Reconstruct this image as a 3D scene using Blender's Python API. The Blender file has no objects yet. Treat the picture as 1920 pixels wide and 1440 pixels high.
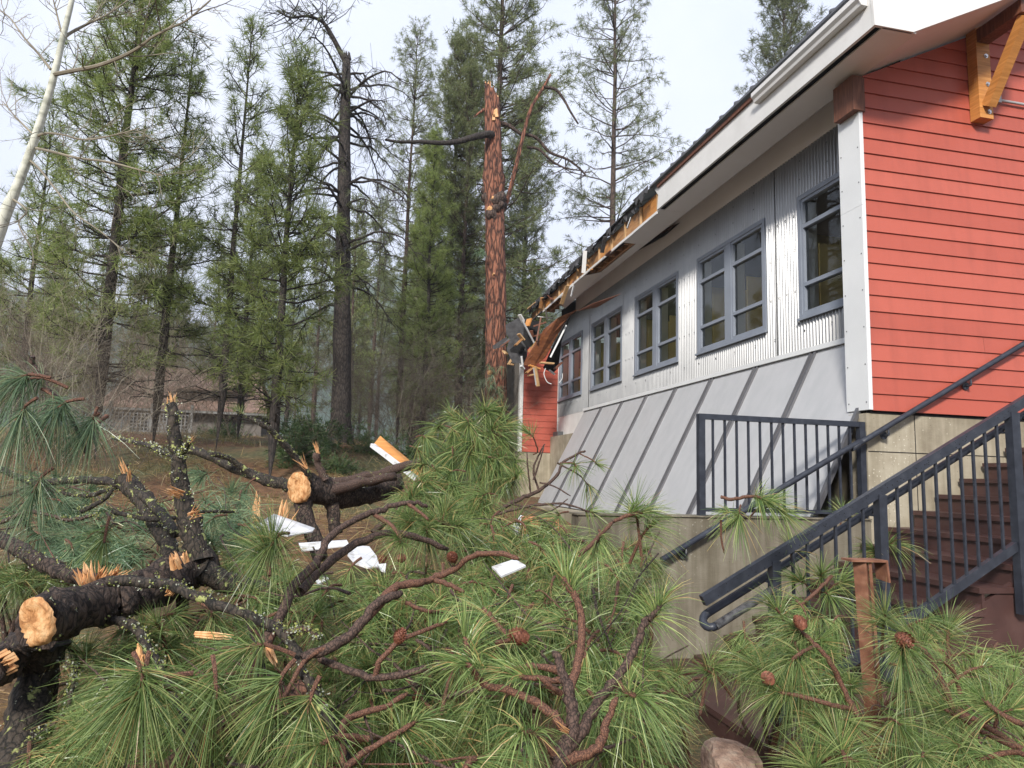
import bpy, math, random
import numpy as np
from mathutils import Matrix, Vector
S = bpy.context.scene
COL = S.collection
rad = math.radians

# ------------------------------------------------------------------ camera
FPX = 1331.0                      # focal length in photo pixels (photo 1920 x 1440)
EYE = np.array([0.0, 0.0, 1.7])
def cam_axes(yaw, pitch, roll):
    cy, sy, cp, sp = math.cos(yaw), math.sin(yaw), math.cos(pitch), math.sin(pitch)
    fw = np.array([sy*cp, cy*cp, sp]); ri = np.array([cy, -sy, 0.0]); up = np.cross(ri, fw)
    return ri*math.cos(roll)+up*math.sin(roll), -ri*math.sin(roll)+up*math.cos(roll), fw
CR, CU, CF = cam_axes(rad(12.37), rad(7.40), rad(1.694))
cd = bpy.data.cameras.new('camera'); cam = bpy.data.objects.new('camera', cd); COL.objects.link(cam)
cam.matrix_world = Matrix(((CR[0], CU[0], -CF[0], EYE[0]), (CR[1], CU[1], -CF[1], EYE[1]), (CR[2], CU[2], -CF[2], EYE[2]), (0, 0, 0, 1)))
cd.sensor_width = 36.0; cd.lens = 36.0*FPX/1920; cd.clip_start = 0.05; cd.clip_end = 6000
S.camera = cam

# ------------------------------------------------------------------ sky, sun, exposure
SUN_EL = 30.0
sun_dir = np.array([-0.60, -1.0, 0.0]); sun_dir /= np.linalg.norm(sun_dir)
sun_dir = sun_dir*math.cos(rad(SUN_EL)) + np.array([0, 0, math.sin(rad(SUN_EL))])
W = bpy.data.worlds.new('World'); S.world = W; W.use_nodes = True
wt = W.node_tree; wt.nodes.clear()
wo = wt.nodes.new('ShaderNodeOutputWorld'); wb = wt.nodes.new('ShaderNodeBackground')
sk = wt.nodes.new('ShaderNodeTexSky'); sk.sky_type = 'NISHITA'; sk.sun_disc = False
sk.sun_elevation = rad(SUN_EL); sk.sun_rotation = math.atan2(sun_dir[0], sun_dir[1]) % (2*math.pi)
tc = wt.nodes.new('ShaderNodeTexCoord'); ns = wt.nodes.new('ShaderNodeTexNoise')
ns.inputs['Scale'].default_value = 2.2; ns.inputs['Detail'].default_value = 6; ns.inputs['Roughness'].default_value = 0.55
cr = wt.nodes.new('ShaderNodeValToRGB')          # overcast cloud layer
cr.color_ramp.elements[0].position = 0.32; cr.color_ramp.elements[0].color = (7.3, 8.0, 9.9, 1)
cr.color_ramp.elements[1].position = 0.68; cr.color_ramp.elements[1].color = (8.9, 9.3, 10.5, 1)
mx = wt.nodes.new('ShaderNodeMix'); mx.data_type = 'RGBA'; mx.inputs[0].default_value = 0.88
wt.links.new(tc.outputs['Generated'], ns.inputs['Vector']); wt.links.new(ns.outputs['Fac'], cr.inputs['Fac'])
wt.links.new(sk.outputs['Color'], mx.inputs[6]); wt.links.new(cr.outputs['Color'], mx.inputs[7])
wt.links.new(mx.outputs[2], wb.inputs['Color']); wb.inputs['Strength'].default_value = 0.099
wt.links.new(wb.outputs['Background'], wo.inputs['Surface'])
sd = bpy.data.lights.new('sun', 'SUN'); so = bpy.data.objects.new('sun', sd); COL.objects.link(so)
sd.energy = 4.1; sd.angle = rad(9.0); sd.color = (1.0, 0.94, 0.86)
so.rotation_euler = Vector(tuple(-sun_dir)).to_track_quat('-Z', 'Y').to_euler(); so.location = (-10, -20, 30)
S.view_settings.view_transform = 'Standard'; S.view_settings.look = 'None'
S.view_settings.exposure = 0.42; S.view_settings.gamma = 1.0
S.cycles.max_bounces = 6; S.cycles.transparent_max_bounces = 8; S.cycles.volume_bounces = 0

# ------------------------------------------------------------------ photo pixel -> point in the place
def ray(x, y): return CF + CR*(x-960)/FPX - CU*(y-720)/FPX
def PX(x, y, d): return EYE + ray(x, y)*d                     # d = depth along the view axis
def atX(x, y, X): r = ray(x, y); return EYE + r*X/r[0]
def atY(x, y, Y): r = ray(x, y); return EYE + r*Y/r[1]
def proj(P):
    P = np.asarray(P, float)-EYE; z = P@CF
    return 960+FPX*(P@CR)/z, 720-FPX*(P@CU)/z

# ------------------------------------------------------------------ mesh helpers
class Acc:
    def __init__(s): s.v = []; s.f4 = []; s.f3 = []; s.m4 = []; s.m3 = []; s.n = 0; s.poly = []; s.mp = []
    def add(s, v, q, mi=0):
        v = np.asarray(v, float).reshape(-1, 3); q = np.asarray(q, int)
        if len(q):
            (s.f4 if q.shape[1] == 4 else s.f3).append(q+s.n)
            (s.m4 if q.shape[1] == 4 else s.m3).append(np.full(len(q), mi))
        s.v.append(v); s.n += len(v)
    def ngon(s, v, mi=0):
        s.poly.append(list(range(s.n, s.n+len(v)))); s.mp.append(mi); s.v.append(np.asarray(v, float)); s.n += len(v)
    def box(s, c, sz, R=None, mi=0):
        h = np.array(sz, float)/2
        v = np.array([(a, b, e) for a in (-1, 1) for b in (-1, 1) for e in (-1, 1)])*h
        if R is not None: v = v@np.asarray(R).T
        s.add(v+np.asarray(c, float), [(0, 1, 3, 2), (4, 6, 7, 5), (0, 4, 5, 1), (2, 3, 7, 6), (0, 2, 6, 4), (1, 5, 7, 3)], mi)
    def b2(s, a, b, mi=0):
        a = np.array(a, float); b = np.array(b, float); s.box((a+b)/2, np.abs(b-a), None, mi)
    def bar(s, p, q, w, h, mi=0, ext=0.0):
        p = np.array(p, float); q = np.array(q, float); t = q-p; L = np.linalg.norm(t); t = t/L
        a = np.cross(t, [0, 0, 1.0])
        if np.linalg.norm(a) < 1e-3: a = np.array([1.0, 0, 0])
        a = a/np.linalg.norm(a); b = np.cross(a, t)
        s.box((p+q)/2, (L+ext, w, h), np.stack([t, a, b], 1), mi)
    def tube(s, p, r, n=8, mi=0, cap=True, lump=0.0, rng=None):
        p = np.asarray(p, float); k = len(p); r = np.broadcast_to(np.asarray(r, float), (k,))
        t = np.gradient(p, axis=0); t /= np.linalg.norm(t, axis=1)[:, None]+1e-12
        m = t.mean(0); ref = np.eye(3)[np.argmin(np.abs(m))]
        a = np.cross(t, ref); a /= np.linalg.norm(a, axis=1)[:, None]+1e-12; b = np.cross(t, a)
        th = np.linspace(0, 2*math.pi, n, endpoint=False)
        rr = np.repeat(r[:, None], n, 1)
        if lump and rng is not None: rr = rr*(1+lump*rng.standard_normal((k, n)))
        v = p[:, None]+rr[..., None]*(a[:, None]*np.cos(th)[None, :, None]+b[:, None]*np.sin(th)[None, :, None])
        i = np.arange(k-1)[:, None]*n; j = np.arange(n)[None]; j2 = (j+1) % n
        q = np.stack([i+j, i+j2, i+n+j2, i+n+j], -1).reshape(-1, 4)
        base = s.n; s.add(v, q, mi)
        if cap:
            for ring in (list(range(base, base+n)), list(range(base+(k-1)*n, base+k*n))):
                s.poly.append(ring); s.mp.append(mi)
    def prism(s, pts, off, mi=0):
        pts = np.asarray(pts, float); off = np.asarray(off, float); n = len(pts); b = s.n
        s.add(np.vstack([pts, pts+off]), np.zeros((0, 4), int))
        s.poly += [list(range(b, b+n)), list(range(b+2*n-1, b+n-1, -1))]; s.mp += [mi, mi]
        for i in range(n):
            j = (i+1) % n; s.poly.append([b+i, b+n+i, b+n+j, b+j]); s.mp.append(mi)
    def build(s, name, mats, parent=None, smooth=False, loc=None):
        me = bpy.data.meshes.new(name)
        V = np.vstack(s.v).astype(np.float32); me.vertices.add(len(V)); me.vertices.foreach_set('co', V.ravel())
        loops = []; tot = []; mi = []
        for L, M, k in ((s.f4, s.m4, 4), (s.f3, s.m3, 3)):
            if L: q = np.vstack(L); loops.append(q.ravel()); tot.append(np.full(len(q), k)); mi.append(np.concatenate(M))
        if s.poly: loops.append(np.array([i for p in s.poly for i in p])); tot.append(np.array([len(p) for p in s.poly])); mi.append(np.array(s.mp))
        loops = np.concatenate(loops); tot = np.concatenate(tot); mi = np.concatenate(mi)
        me.loops.add(len(loops)); me.loops.foreach_set('vertex_index', loops.astype(np.int32))
        me.polygons.add(len(tot)); st = np.concatenate([[0], np.cumsum(tot)[:-1]])
        me.polygons.foreach_set('loop_start', st.astype(np.int32)); me.polygons.foreach_set('loop_total', tot.astype(np.int32))
        me.polygons.foreach_set('material_index', mi.astype(np.int32))
        me.polygons.foreach_set('use_smooth', np.full(len(tot), bool(smooth)))
        me.update(calc_edges=True); me.validate()
        for m in (mats if isinstance(mats, (list, tuple)) else [mats]): me.materials.append(m)
        o = bpy.data.objects.new(name, me); COL.objects.link(o)
        if parent is not None: o.parent = parent
        if loc is not None: o.location = loc
        return o
def rebase(o):                                        # move a top-level mesh's origin to its own base
    me = o.data; n = len(me.vertices); c = np.empty(n*3, np.float32); me.vertices.foreach_get('co', c); c = c.reshape(-1, 3)
    b = np.array([c[:, 0].mean(), c[:, 1].mean(), c[:, 2].min()], np.float32)
    me.vertices.foreach_set('co', (c-b).ravel()); me.update(); o.location = tuple(float(x) for x in b); return o
def thing(name, label, cat, loc=(0, 0, 0), group=None, rz=0.0):
    o = bpy.data.objects.new(name, None); COL.objects.link(o); o.location = tuple(float(c) for c in loc); o.rotation_euler = (0, 0, rz)
    o.empty_display_size = 0.1
    return tag(o, label, cat, group)
def tag(o, label, cat, group=None, kind=None):
    o['label'] = label; o['category'] = cat
    if group: o['group'] = group
    if kind: o['kind'] = kind
    return o
def struct(o): o['kind'] = 'structure'; return o
def dup(root, loc, rz=0.0, sc=1.0, label=None, group=None):
    r = root.copy(); COL.objects.link(r); r.location = tuple(float(c) for c in loc); r.rotation_euler = (0, 0, rz); r.scale = (sc, sc, sc)
    if label: r['label'] = label
    if group: r['group'] = group
    for ch in KIDS.get(root.name, ()):
        c = ch.copy(); COL.objects.link(c); c.parent = r
    return r
KIDS = {}
def kid(root, o): KIDS.setdefault(root.name, []).append(o); return o
def smoothp(p, k=4):                                   # Catmull-Rom through points (any number of columns)
    p = np.asarray(p, float)
    if len(p) < 3:
        t = np.linspace(0, 1, k+1)[:, None]; return p[0]*(1-t)+p[-1]*t
    e = np.vstack([2*p[0]-p[1], p, 2*p[-1]-p[-2]]); out = []
    for i in range(len(p)-1):
        a, b, c, d = e[i:i+4]
        for t in np.linspace(0, 1, k, endpoint=False):
            out.append(.5*(2*b+(c-a)*t+(2*a-5*b+4*c-d)*t*t+(3*b-a-3*c+d)*t**3))
    out.append(p[-1]); return np.array(out)
def unit(v): v = np.asarray(v, float); return v/(np.linalg.norm(v, axis=-1, keepdims=True)+1e-12)
def add_needles(acc, P, D, L, w, droop, segs, rng, mi=0):
    n = len(P); D = unit(D); sv = unit(np.cross(D, rng.standard_normal((n, 3))))
    L = np.broadcast_to(L, (n,)); droop = np.broadcast_to(droop, (n,)); t = np.linspace(0, 1, segs+1)
    c = P[:, None]+D[:, None]*(L[:, None]*t)[..., None]
    c[..., 2] -= (droop*L)[:, None]*t[None]**2
    wd = w*(1-.75*t**2)
    v = np.stack([c-sv[:, None]*wd[None, :, None]/2, c+sv[:, None]*wd[None, :, None]/2], 2)      # n, s+1, 2, 3
    m = 2*(segs+1); i = np.arange(n)[:, None]*m; k = np.arange(segs)[None]*2
    q = np.stack([i+k, i+k+1, i+k+3, i+k+2], -1).reshape(-1, 4)
    acc.add(v, q, mi)
def perp(a):
    r = np.eye(3)[np.argmin(np.abs(a))]; u = unit(np.cross(a, r)); return u, np.cross(a, u)
def add_tuft(acc, tip, ax, n, L, w, rng, droop=.35, segs=3, spread=(12, 78), back=.07, mi=0):
    ax = unit(ax); u, v = perp(ax); s = rng.random(n)
    ang = np.radians(spread[0]+(spread[1]-spread[0])*s**.8+rng.normal(0, 9, n)); ph = rng.random(n)*2*math.pi
    if segs > 1 and rng.random() < .6: ph = rng.random()*6.283+rng.normal(0, rng.uniform(.7, 1.5), n)
    L = L*rng.uniform(.82, 1.12); droop = droop*rng.uniform(.5, 1.6)
    D = ax*np.cos(ang)[:, None]+(u*np.cos(ph)[:, None]+v*np.sin(ph)[:, None])*np.sin(ang)[:, None]
    add_needles(acc, tip-ax*(s*back)[:, None], D, L*rng.uniform(.72, 1.06, n), w, droop*rng.uniform(.5, 1.4, n), segs, rng, mi)

# ------------------------------------------------------------------ materials
def newmat(name):
    m = bpy.data.materials.new(name); m.use_nodes = True; nt = m.node_tree
    return m, nt, nt.nodes['Principled BSDF']
def node(nt, typ, ins=None, **kw):
    n = nt.nodes.new(typ)
    for k, v in kw.items(): setattr(n, k, v)
    for k, v in (ins or {}).items():
        if hasattr(v, 'links') or isinstance(v, bpy.types.NodeSocket): nt.links.new(v, n.inputs[k])
        else: n.inputs[k].default_value = v
    return n
def ramp(nt, fac, stops, interp='LINEAR'):
    r = nt.nodes.new('ShaderNodeValToRGB'); nt.links.new(fac, r.inputs['Fac']); r.color_ramp.interpolation = interp
    e = r.color_ramp.elements
    while len(e) < len(stops): e.new(.5)
    for x, (p, c) in zip(e, stops): x.position = p; x.color = (*c, 1) if len(c) == 3 else c
    return r.outputs['Color']
def coords(nt, scale=(1, 1, 1)):
    c = nt.nodes.new('ShaderNodeTexCoord'); return node(nt, 'ShaderNodeMapping', {'Vector': c.outputs['Object'], 'Scale': scale}).outputs['Vector']
def mixc(nt, f, a, b, blend='MIX'):
    n = nt.nodes.new('ShaderNodeMix'); n.data_type = 'RGBA'; n.blend_type = blend
    for i, v in ((0, f), (6, a), (7, b)):
        if isinstance(v, bpy.types.NodeSocket): nt.links.new(v, n.inputs[i])
        else: n.inputs[i].default_value = v if i == 0 else ((*v, 1) if len(v) == 3 else v)
    return n.outputs[2]
def bump(nt, bs, h, st, dist=.01):
    b = node(nt, 'ShaderNodeBump', {'Height': h, 'Strength': st, 'Distance': dist}); nt.links.new(b.outputs['Normal'], bs.inputs['Normal'])
def noise(nt, vec, scale, detail=4, rough=.55): return node(nt, 'ShaderNodeTexNoise', {'Vector': vec, 'Scale': scale, 'Detail': detail, 'Roughness': rough}).outputs['Fac']
def simple(name, stops, scale=6, rough=.7, metal=0.0, spec=.4, bscale=None, bst=.2, bdist=.005, stretch=(1, 1, 1), detail=5):
    m, nt, bs = newmat(name); v = coords(nt, stretch)
    f = noise(nt, v, scale, detail); col = ramp(nt, f, stops); nt.links.new(col, bs.inputs['Base Color'])
    bs.inputs['Roughness'].default_value = rough; bs.inputs['Metallic'].default_value = metal; bs.inputs['Specular IOR Level'].default_value = spec
    if bscale: bump(nt, bs, noise(nt, v, bscale, 5), bst, bdist)
    return m
def bark(name, dark, mid, light, vs=(14, 14, 4), scale=1.0, bd=.02, lich=None, crack=.06):
    m, nt, bs = newmat(name); v = coords(nt, vs)
    wv = node(nt, 'ShaderNodeVectorMath', {0: v}, operation='ADD')
    nz = node(nt, 'ShaderNodeTexNoise', {'Vector': v, 'Scale': .8, 'Detail': 3}); sc = node(nt, 'ShaderNodeVectorMath', {0: nz.outputs['Color']}, operation='SCALE'); sc.inputs['Scale'].default_value = 1.5
    nt.links.new(sc.outputs[0], wv.inputs[1])
    vo = node(nt, 'ShaderNodeTexVoronoi', {'Vector': wv.outputs[0], 'Scale': scale}, feature='DISTANCE_TO_EDGE').outputs['Distance']
    fine = noise(nt, v, 2.5, 6, .65)
    c1 = ramp(nt, fine, [(.3, mid), (.7, light)])
    cm = ramp(nt, vo, [(0.0, (0, 0, 0)), (crack*3, (1, 1, 1))])
    col = mixc(nt, cm, dark, c1)
    if lich:
        lf = noise(nt, coords(nt), lich[1], 5, .6); lm = ramp(nt, lf, [(lich[2], (0, 0, 0)), (lich[2]+.05, (1, 1, 1))])
        col = mixc(nt, lm, col, lich[0])
    nt.links.new(col, bs.inputs['Base Color']); bs.inputs['Roughness'].default_value = .75; bs.inputs['Specular IOR Level'].default_value = .35
    h = node(nt, 'ShaderNodeMath', {0: vo, 1: fine}, operation='ADD'); hm = node(nt, 'ShaderNodeMath', {0: h.outputs[0], 1: 1.4}, operation='MINIMUM')
    bump(nt, bs, hm.outputs[0], .9, bd); return m
def leafy(name, stops, rough=.45, trans=.25, zdark=None):
    m, nt, bs = newmat(name); g = nt.nodes.new('ShaderNodeNewGeometry')
    oi = nt.nodes.new('ShaderNodeObjectInfo')
    col = ramp(nt, g.outputs['Random Per Island'], stops)
    hv = node(nt, 'ShaderNodeHueSaturation', {'Color': col}); va = node(nt, 'ShaderNodeMapRange', {'Value': oi.outputs['Random'], 'To Min': .8, 'To Max': 1.2}); nt.links.new(va.outputs[0], hv.inputs['Value'])
    nt.links.new(hv.outputs['Color'], bs.inputs['Base Color']); bs.inputs['Roughness'].default_value = rough; bs.inputs['Specular IOR Level'].default_value = .45
    tr = node(nt, 'ShaderNodeBsdfTranslucent', {'Color': hv.outputs['Color']}); ms = node(nt, 'ShaderNodeMixShader', {'Fac': trans})
    nt.links.new(bs.outputs[0], ms.inputs[1]); nt.links.new(tr.outputs[0], ms.inputs[2])
    nt.links.new(ms.outputs[0], nt.nodes['Material Output'].inputs['Surface']); return m

M = {}
M['needle'] = leafy('needle_green', [(0, (.062, .115, .036)), (.4, (.142, .222, .068)), (.72, (.255, .340, .112)), (.91, (.39, .44, .18)), (.945, (.44, .31, .13))], rough=.32, trans=.32)
M['needle_blue'] = leafy('needle_bluegreen', [(0, (.068, .130, .066)), (.5, (.140, .225, .120)), (.9, (.245, .335, .185)), (1, (.40, .40, .19))], rough=.32, trans=.32)
M['needle_dead'] = leafy('needle_straw', [(0, (.30, .18, .07)), (1, (.48, .34, .16))])
M['needle_young'] = leafy('needle_young_pine', [(0, (.125, .175, .052)), (.6, (.225, .285, .085)), (1, (.34, .38, .13))], trans=.5)
M['needle_old'] = leafy('needle_old_pine', [(0, (.115, .145, .065)), (.6, (.19, .225, .095)), (1, (.28, .30, .14))], trans=.48)
M['grass'] = leafy('dry_grass', [(0, (.10, .13, .04)), (.5, (.24, .19, .09)), (1, (.36, .27, .13))], trans=.3)
M['shrubleaf'] = leafy('low_shrub_leaf', [(0, (.04, .085, .03)), (.6, (.08, .135, .05)), (1, (.15, .19, .07))])
M['bark_log'] = bark('bark_log', (.007, .005, .005), (.044, .030, .024), (.115, .080, .062), vs=(34, 34, 16), bd=.022, lich=((.30, .31, .12), 16, .66))
M['bark_mossy'] = bark('bark_mossy', (.006, .006, .005), (.028, .022, .017), (.070, .055, .042), vs=(40, 40, 20), bd=.008, lich=((.33, .36, .13), 20, .60))
M['bark_twig'] = bark('bark_twig', (.028, .012, .009), (.110, .050, .032), (.22, .108, .066), vs=(170, 170, 120), bd=.0016)
M['bark_limb'] = bark('bark_limb', (.016, .010, .008), (.060, .036, .028), (.135, .085, .065), vs=(95, 95, 50), bd=.003, lich=((.25, .27, .15), 18, .70))
M['bark_redlog'] = bark('bark_redlog', (.02, .010, .008), (.10, .05, .036), (.24, .12, .08), vs=(45, 45, 25), bd=.008)
M['bark_stump'] = bark('bark_stump', (.028, .012, .009), (.18, .062, .036), (.37, .165, .10), vs=(9, 9, 1.9), bd=.08, crack=.075)
M['bark_brown'] = bark('bark_brown', (.014, .010, .008), (.065, .042, .034), (.13, .088, .070), vs=(14, 14, 3), bd=.04)
M['bark_dark'] = bark('bark_dark', (.007, .006, .005), (.030, .024, .021), (.065, .052, .045), vs=(22, 22, 7), bd=.02)
M['bark_pale'] = simple('bark_pale', [(.3, (.30, .31, .25)), (.55, (.55, .56, .48)), (.75, (.68, .68, .60))], 5, .7, bscale=30, stretch=(1, 1, 2.5))
M['twig_grey'] = simple('twig_grey', [(.3, (.095, .075, .058)), (.7, (.19, .155, .12))], 3, .8)
M['twig_pale'] = simple('twig_pale', [(.3, (.15, .13, .095)), (.7, (.28, .25, .19))], 3, .8)
M['lichen'] = leafy('lichen', [(0, (.20, .23, .07)), (.6, (.34, .37, .11)), (.61, (.28, .30, .23)), (1, (.40, .42, .34))], rough=.9, trans=.1)
M['cone'] = simple('pine_cone', [(.3, (.10, .035, .022)), (.7, (.26, .10, .06))], 60, .6, bscale=90, bst=.4)
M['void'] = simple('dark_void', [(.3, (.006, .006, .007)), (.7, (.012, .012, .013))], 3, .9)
def wood(name, a, b, c, st=(3, 40, 40), rough=.6): return simple(name, [(.25, a), (.5, b), (.75, c)], 1.2, rough, bscale=3, bst=.25, bdist=.004, stretch=st)
M['cut'] = simple('fresh_cut_wood', [(.30, (.20, .085, .03)), (.42, (.42, .20, .075)), (.55, (.58, .33, .15)), (.72, (.70, .47, .26))], 22, .75, bscale=45, bst=.9, bdist=.012, stretch=(1.6, 1.6, .8), detail=7)
M['splint'] = wood('fresh_splinter_wood', (.42, .19, .07), (.64, .35, .16), (.78, .53, .30), (22, 22, 6))
M['timber'] = wood('timber_orange', (.34, .14, .035), (.48, .21, .055), (.60, .29, .09), (3, 3, 40))
M['timber_brown'] = wood('timber_brown', (.07, .028, .018), (.14, .055, .032), (.22, .09, .05), (40, 40, 4))
M['blocking'] = wood('roof_blocking', (.20, .095, .034), (.33, .165, .062), (.45, .25, .105), (20, 3, 20))
M['stud'] = wood('pale_stud', (.33, .19, .085), (.43, .27, .13), (.56, .38, .21), (20, 20, 4))
M['sheath'] = wood('torn_sheathing_shaded', (.085, .030, .013), (.15, .052, .021), (.24, .10, .04), (6, 6, 14))  # wood colour darkened to carry the shade of the eave
M['rooffelt'] = simple('roof_felt', [(.3, (.030, .030, .033)), (.7, (.075, .075, .080))], 9, .8, bscale=40)
M['roofmetal'] = simple('roof_metal', [(.3, (.10, .10, .11)), (.7, (.16, .165, .17))], 4, .45, metal=.6)
M['white'] = simple('white_paint', [(.25, (.56, .56, .545)), (.6, (.64, .64, .63)), (.8, (.68, .68, .67))], 2.5, .5, bscale=60, bst=.05, bdist=.002)
M['whitebd'] = simple('white_board', [(.34, (.34, .32, .28)), (.44, (.56, .57, .59)), (.75, (.68, .69, .71))], 11, .5, bscale=40, bst=.1)
M['soffit'] = simple('soffit_paint', [(.25, (.64, .62, .61)), (.75, (.72, .70, .69))], 1.2, .6, bscale=50, bst=.04, bdist=.002)
M['corner'] = simple('corner_board_paint', [(.2, (.56, .58, .59)), (.75, (.66, .68, .69))], 1.6, .45, bscale=70, bst=.05, bdist=.002)
M['frame'] = simple('window_frame_paint', [(.25, (.19, .215, .26)), (.75, (.23, .26, .31))], 3, .4)
M['rail'] = simple('rail_paint', [(.3, (.018, .021, .030)), (.6, (.030, .035, .048)), (.8, (.05, .055, .068))], 14, .42, bscale=200, bst=.1, bdist=.001)
M['worn'] = simple('worn_rail_metal', [(.3, (.03, .03, .035)), (.5, (.16, .16, .165)), (.75, (.30, .30, .29))], 22, .38, metal=.5)
M['stair'] = simple('stair_brown_paint', [(.2, (.040, .020, .018)), (.55, (.065, .032, .028)), (.8, (.095, .052, .045))], 4, .5, bscale=45, bst=.12, bdist=.002)
M['rust'] = simple('rusty_steel', [(.2, (.085, .036, .022)), (.5, (.18, .078, .045)), (.8, (.29, .155, .10))], 16, .8, bscale=90, bst=.35, bdist=.002)
M['yellow'] = simple('interior_yellow_paint', [(.3, (.74, .55, .20)), (.7, (.84, .66, .28))], 1, .7)
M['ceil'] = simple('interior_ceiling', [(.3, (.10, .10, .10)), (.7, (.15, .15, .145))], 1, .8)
M['sill'] = simple('interior_sill', [(.3, (.7, .69, .62)), (.7, (.8, .78, .7))], 1, .5)
M['blind'] = simple('window_blind', [(.3, (.22, .22, .21)), (.7, (.3, .3, .28))], 1, .7)
M['bolt'] = simple('bolt_steel', [(.3, (.4, .4, .41)), (.7, (.6, .6, .6))], 20, .35, metal=.9)
M['grey_box'] = simple('grey_fitting', [(.3, (.30, .31, .32)), (.7, (.42, .43, .44))], 5, .5)
M['dark_box'] = simple('dark_fitting', [(.3, (.07, .075, .08)), (.7, (.12, .125, .13))], 5, .5)
M['sign_red'] = simple('sign_red', [(.3, (.36, .03, .035)), (.7, (.46, .05, .05))], 5, .5)
M['brick'] = simple('orange_block', [(.3, (.45, .17, .08)), (.7, (.6, .26, .13))], 12, .8)
M['farwall'] = simple('house_wall', [(.3, (.10, .09, .08)), (.7, (.15, .135, .12))], 3, .8)
M['farroof'] = simple('house_roof', [(.3, (.17, .11, .085)), (.7, (.26, .175, .14))], 4, .8)
M['lattice'] = simple('pale_lattice', [(.3, (.13, .13, .125)), (.7, (.18, .18, .17))], 3, .7)
M['hillforest'] = simple('hill_forest', [(.3, (.025, .045, .030)), (.6, (.05, .08, .05)), (.8, (.09, .11, .07))], .05, .9, detail=8)

def m_siding():
    m, nt, bs = newmat('red_siding'); g = nt.nodes.new('ShaderNodeNewGeometry')
    v = coords(nt, (1, 1, 1)); v2 = coords(nt, (3, 3, 60))
    base = ramp(nt, g.outputs['Random Per Island'], [(0, (.365, .080, .053)), (.5, (.395, .090, .061)), (1, (.42, .10, .068))])
    f = noise(nt, v, 1.6, 6, .6); sv = noise(nt, coords(nt, (7, 7, .6)), 1.4, 5); f2 = node(nt, 'ShaderNodeMath', {0: f, 1: sv}, operation='ADD'); f3 = node(nt, 'ShaderNodeMath', {0: f2.outputs[0], 1: .5}, operation='MULTIPLY'); dirt = ramp(nt, f3.outputs[0], [(.36, (.86, .87, .88)), (.52, (1, 1, 1))])
    c = mixc(nt, .8, base, dirt, 'MULTIPLY'); nt.links.new(c, bs.inputs['Base Color'])
    bs.inputs['Roughness'].default_value = .5; bs.inputs['Specular IOR Level'].default_value = .35
    bump(nt, bs, noise(nt, v2, 4, 5), .15, .002); return m
M['red'] = m_siding()
def m_galv(name, a, b, rough, metal):
    m, nt, bs = newmat(name); v = coords(nt, (1, 1, .35))
    f = noise(nt, v, 5, 6, .6); nt.links.new(ramp(nt, f, [(.3, a), (.7, b)]), bs.inputs['Base Color'])
    r = node(nt, 'ShaderNodeMapRange', {'Value': noise(nt, coords(nt), 3, 5), 'To Min': rough-.08, 'To Max': rough+.1}); nt.links.new(r.outputs[0], bs.inputs['Roughness'])
    bs.inputs['Metallic'].default_value = metal; return m
M['galv'] = m_galv('galvanised_corrugated', (.27, .275, .28), (.32, .325, .33), .38, .9)
M['awning'] = m_galv('awning_zinc', (.40, .41, .42), (.455, .46, .47), .42, .2)
M['seam'] = m_galv('awning_seam', (.12, .12, .13), (.17, .17, .18), .45, .6)
def m_glass():
    m, nt, bs = newmat('window_glass'); nt.nodes.remove(bs)
    gl = node(nt, 'ShaderNodeBsdfGlossy', {'Color': (.85, .9, .92, 1), 'Roughness': .01}); tr = node(nt, 'ShaderNodeBsdfTransparent', {'Color': (.88, .9, .87, 1)})
    fr = node(nt, 'ShaderNodeFresnel', {'IOR': 1.42}); ms = node(nt, 'ShaderNodeMixShader', {'Fac': fr.outputs[0]})
    nz = node(nt, 'ShaderNodeBump', {'Height': noise(nt, coords(nt), 1.2, 1), 'Strength': .05, 'Distance': .02}); nt.links.new(nz.outputs[0], gl.inputs['Normal'])
    nt.links.new(tr.outputs[0], ms.inputs[1]); nt.links.new(gl.outputs[0], ms.inputs[2]); nt.links.new(ms.outputs[0], nt.nodes['Material Output'].inputs['Surface']); return m
M['glass'] = m_glass()
def m_concrete(nm='concrete', k=1.0):
    m, nt, bs = newmat(nm); v = coords(nt)
    f = noise(nt, v, 2.2, 7, .62); c = ramp(nt, f, [(.28, (.21, .18, .135)), (.5, (.31, .275, .215)), (.75, (.42, .385, .315))])
    st = noise(nt, coords(nt, (9, 9, .5)), 1.5, 4); c = mixc(nt, .9 if k < 1 else .5, c, ramp(nt, st, [(.36, (.62, .60, .54)), (.6, (1, 1, 1))]), 'MULTIPLY')
    vo = node(nt, 'ShaderNodeTexVoronoi', {'Vector': v, 'Scale': 16.0}).outputs['Distance']
    c = mixc(nt, ramp(nt, vo, [(.05, (1, 1, 1)), (.11, (0, 0, 0))]), c, (.13, .11, .085))
    vo2 = node(nt, 'ShaderNodeTexVoronoi', {'Vector': v, 'Scale': 23.0}).outputs['Distance']
    pm = node(nt, 'ShaderNodeMath', {0: ramp(nt, vo2, [(.10, (1, 1, 1)), (.2, (0, 0, 0))]), 1: ramp(nt, noise(nt, v, 1.1, 2), [(.5, (0, 0, 0)), (.6, (1, 1, 1))])}, operation='MULTIPLY')
    c = mixc(nt, pm.outputs[0], c, (.55, .52, .44))
    c = mixc(nt, 1.0, c, (k, k, k*.96), 'MULTIPLY')
    nt.links.new(c, bs.inputs['Base Color']); bs.inputs['Roughness'].default_value = .85
    bump(nt, bs, noise(nt, coords(nt, (2, 2, 12)), 6, 5), .35, .006); return m
M['concrete'] = m_concrete(); M['wetconcrete'] = m_concrete('damp_concrete', .52)
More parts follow.
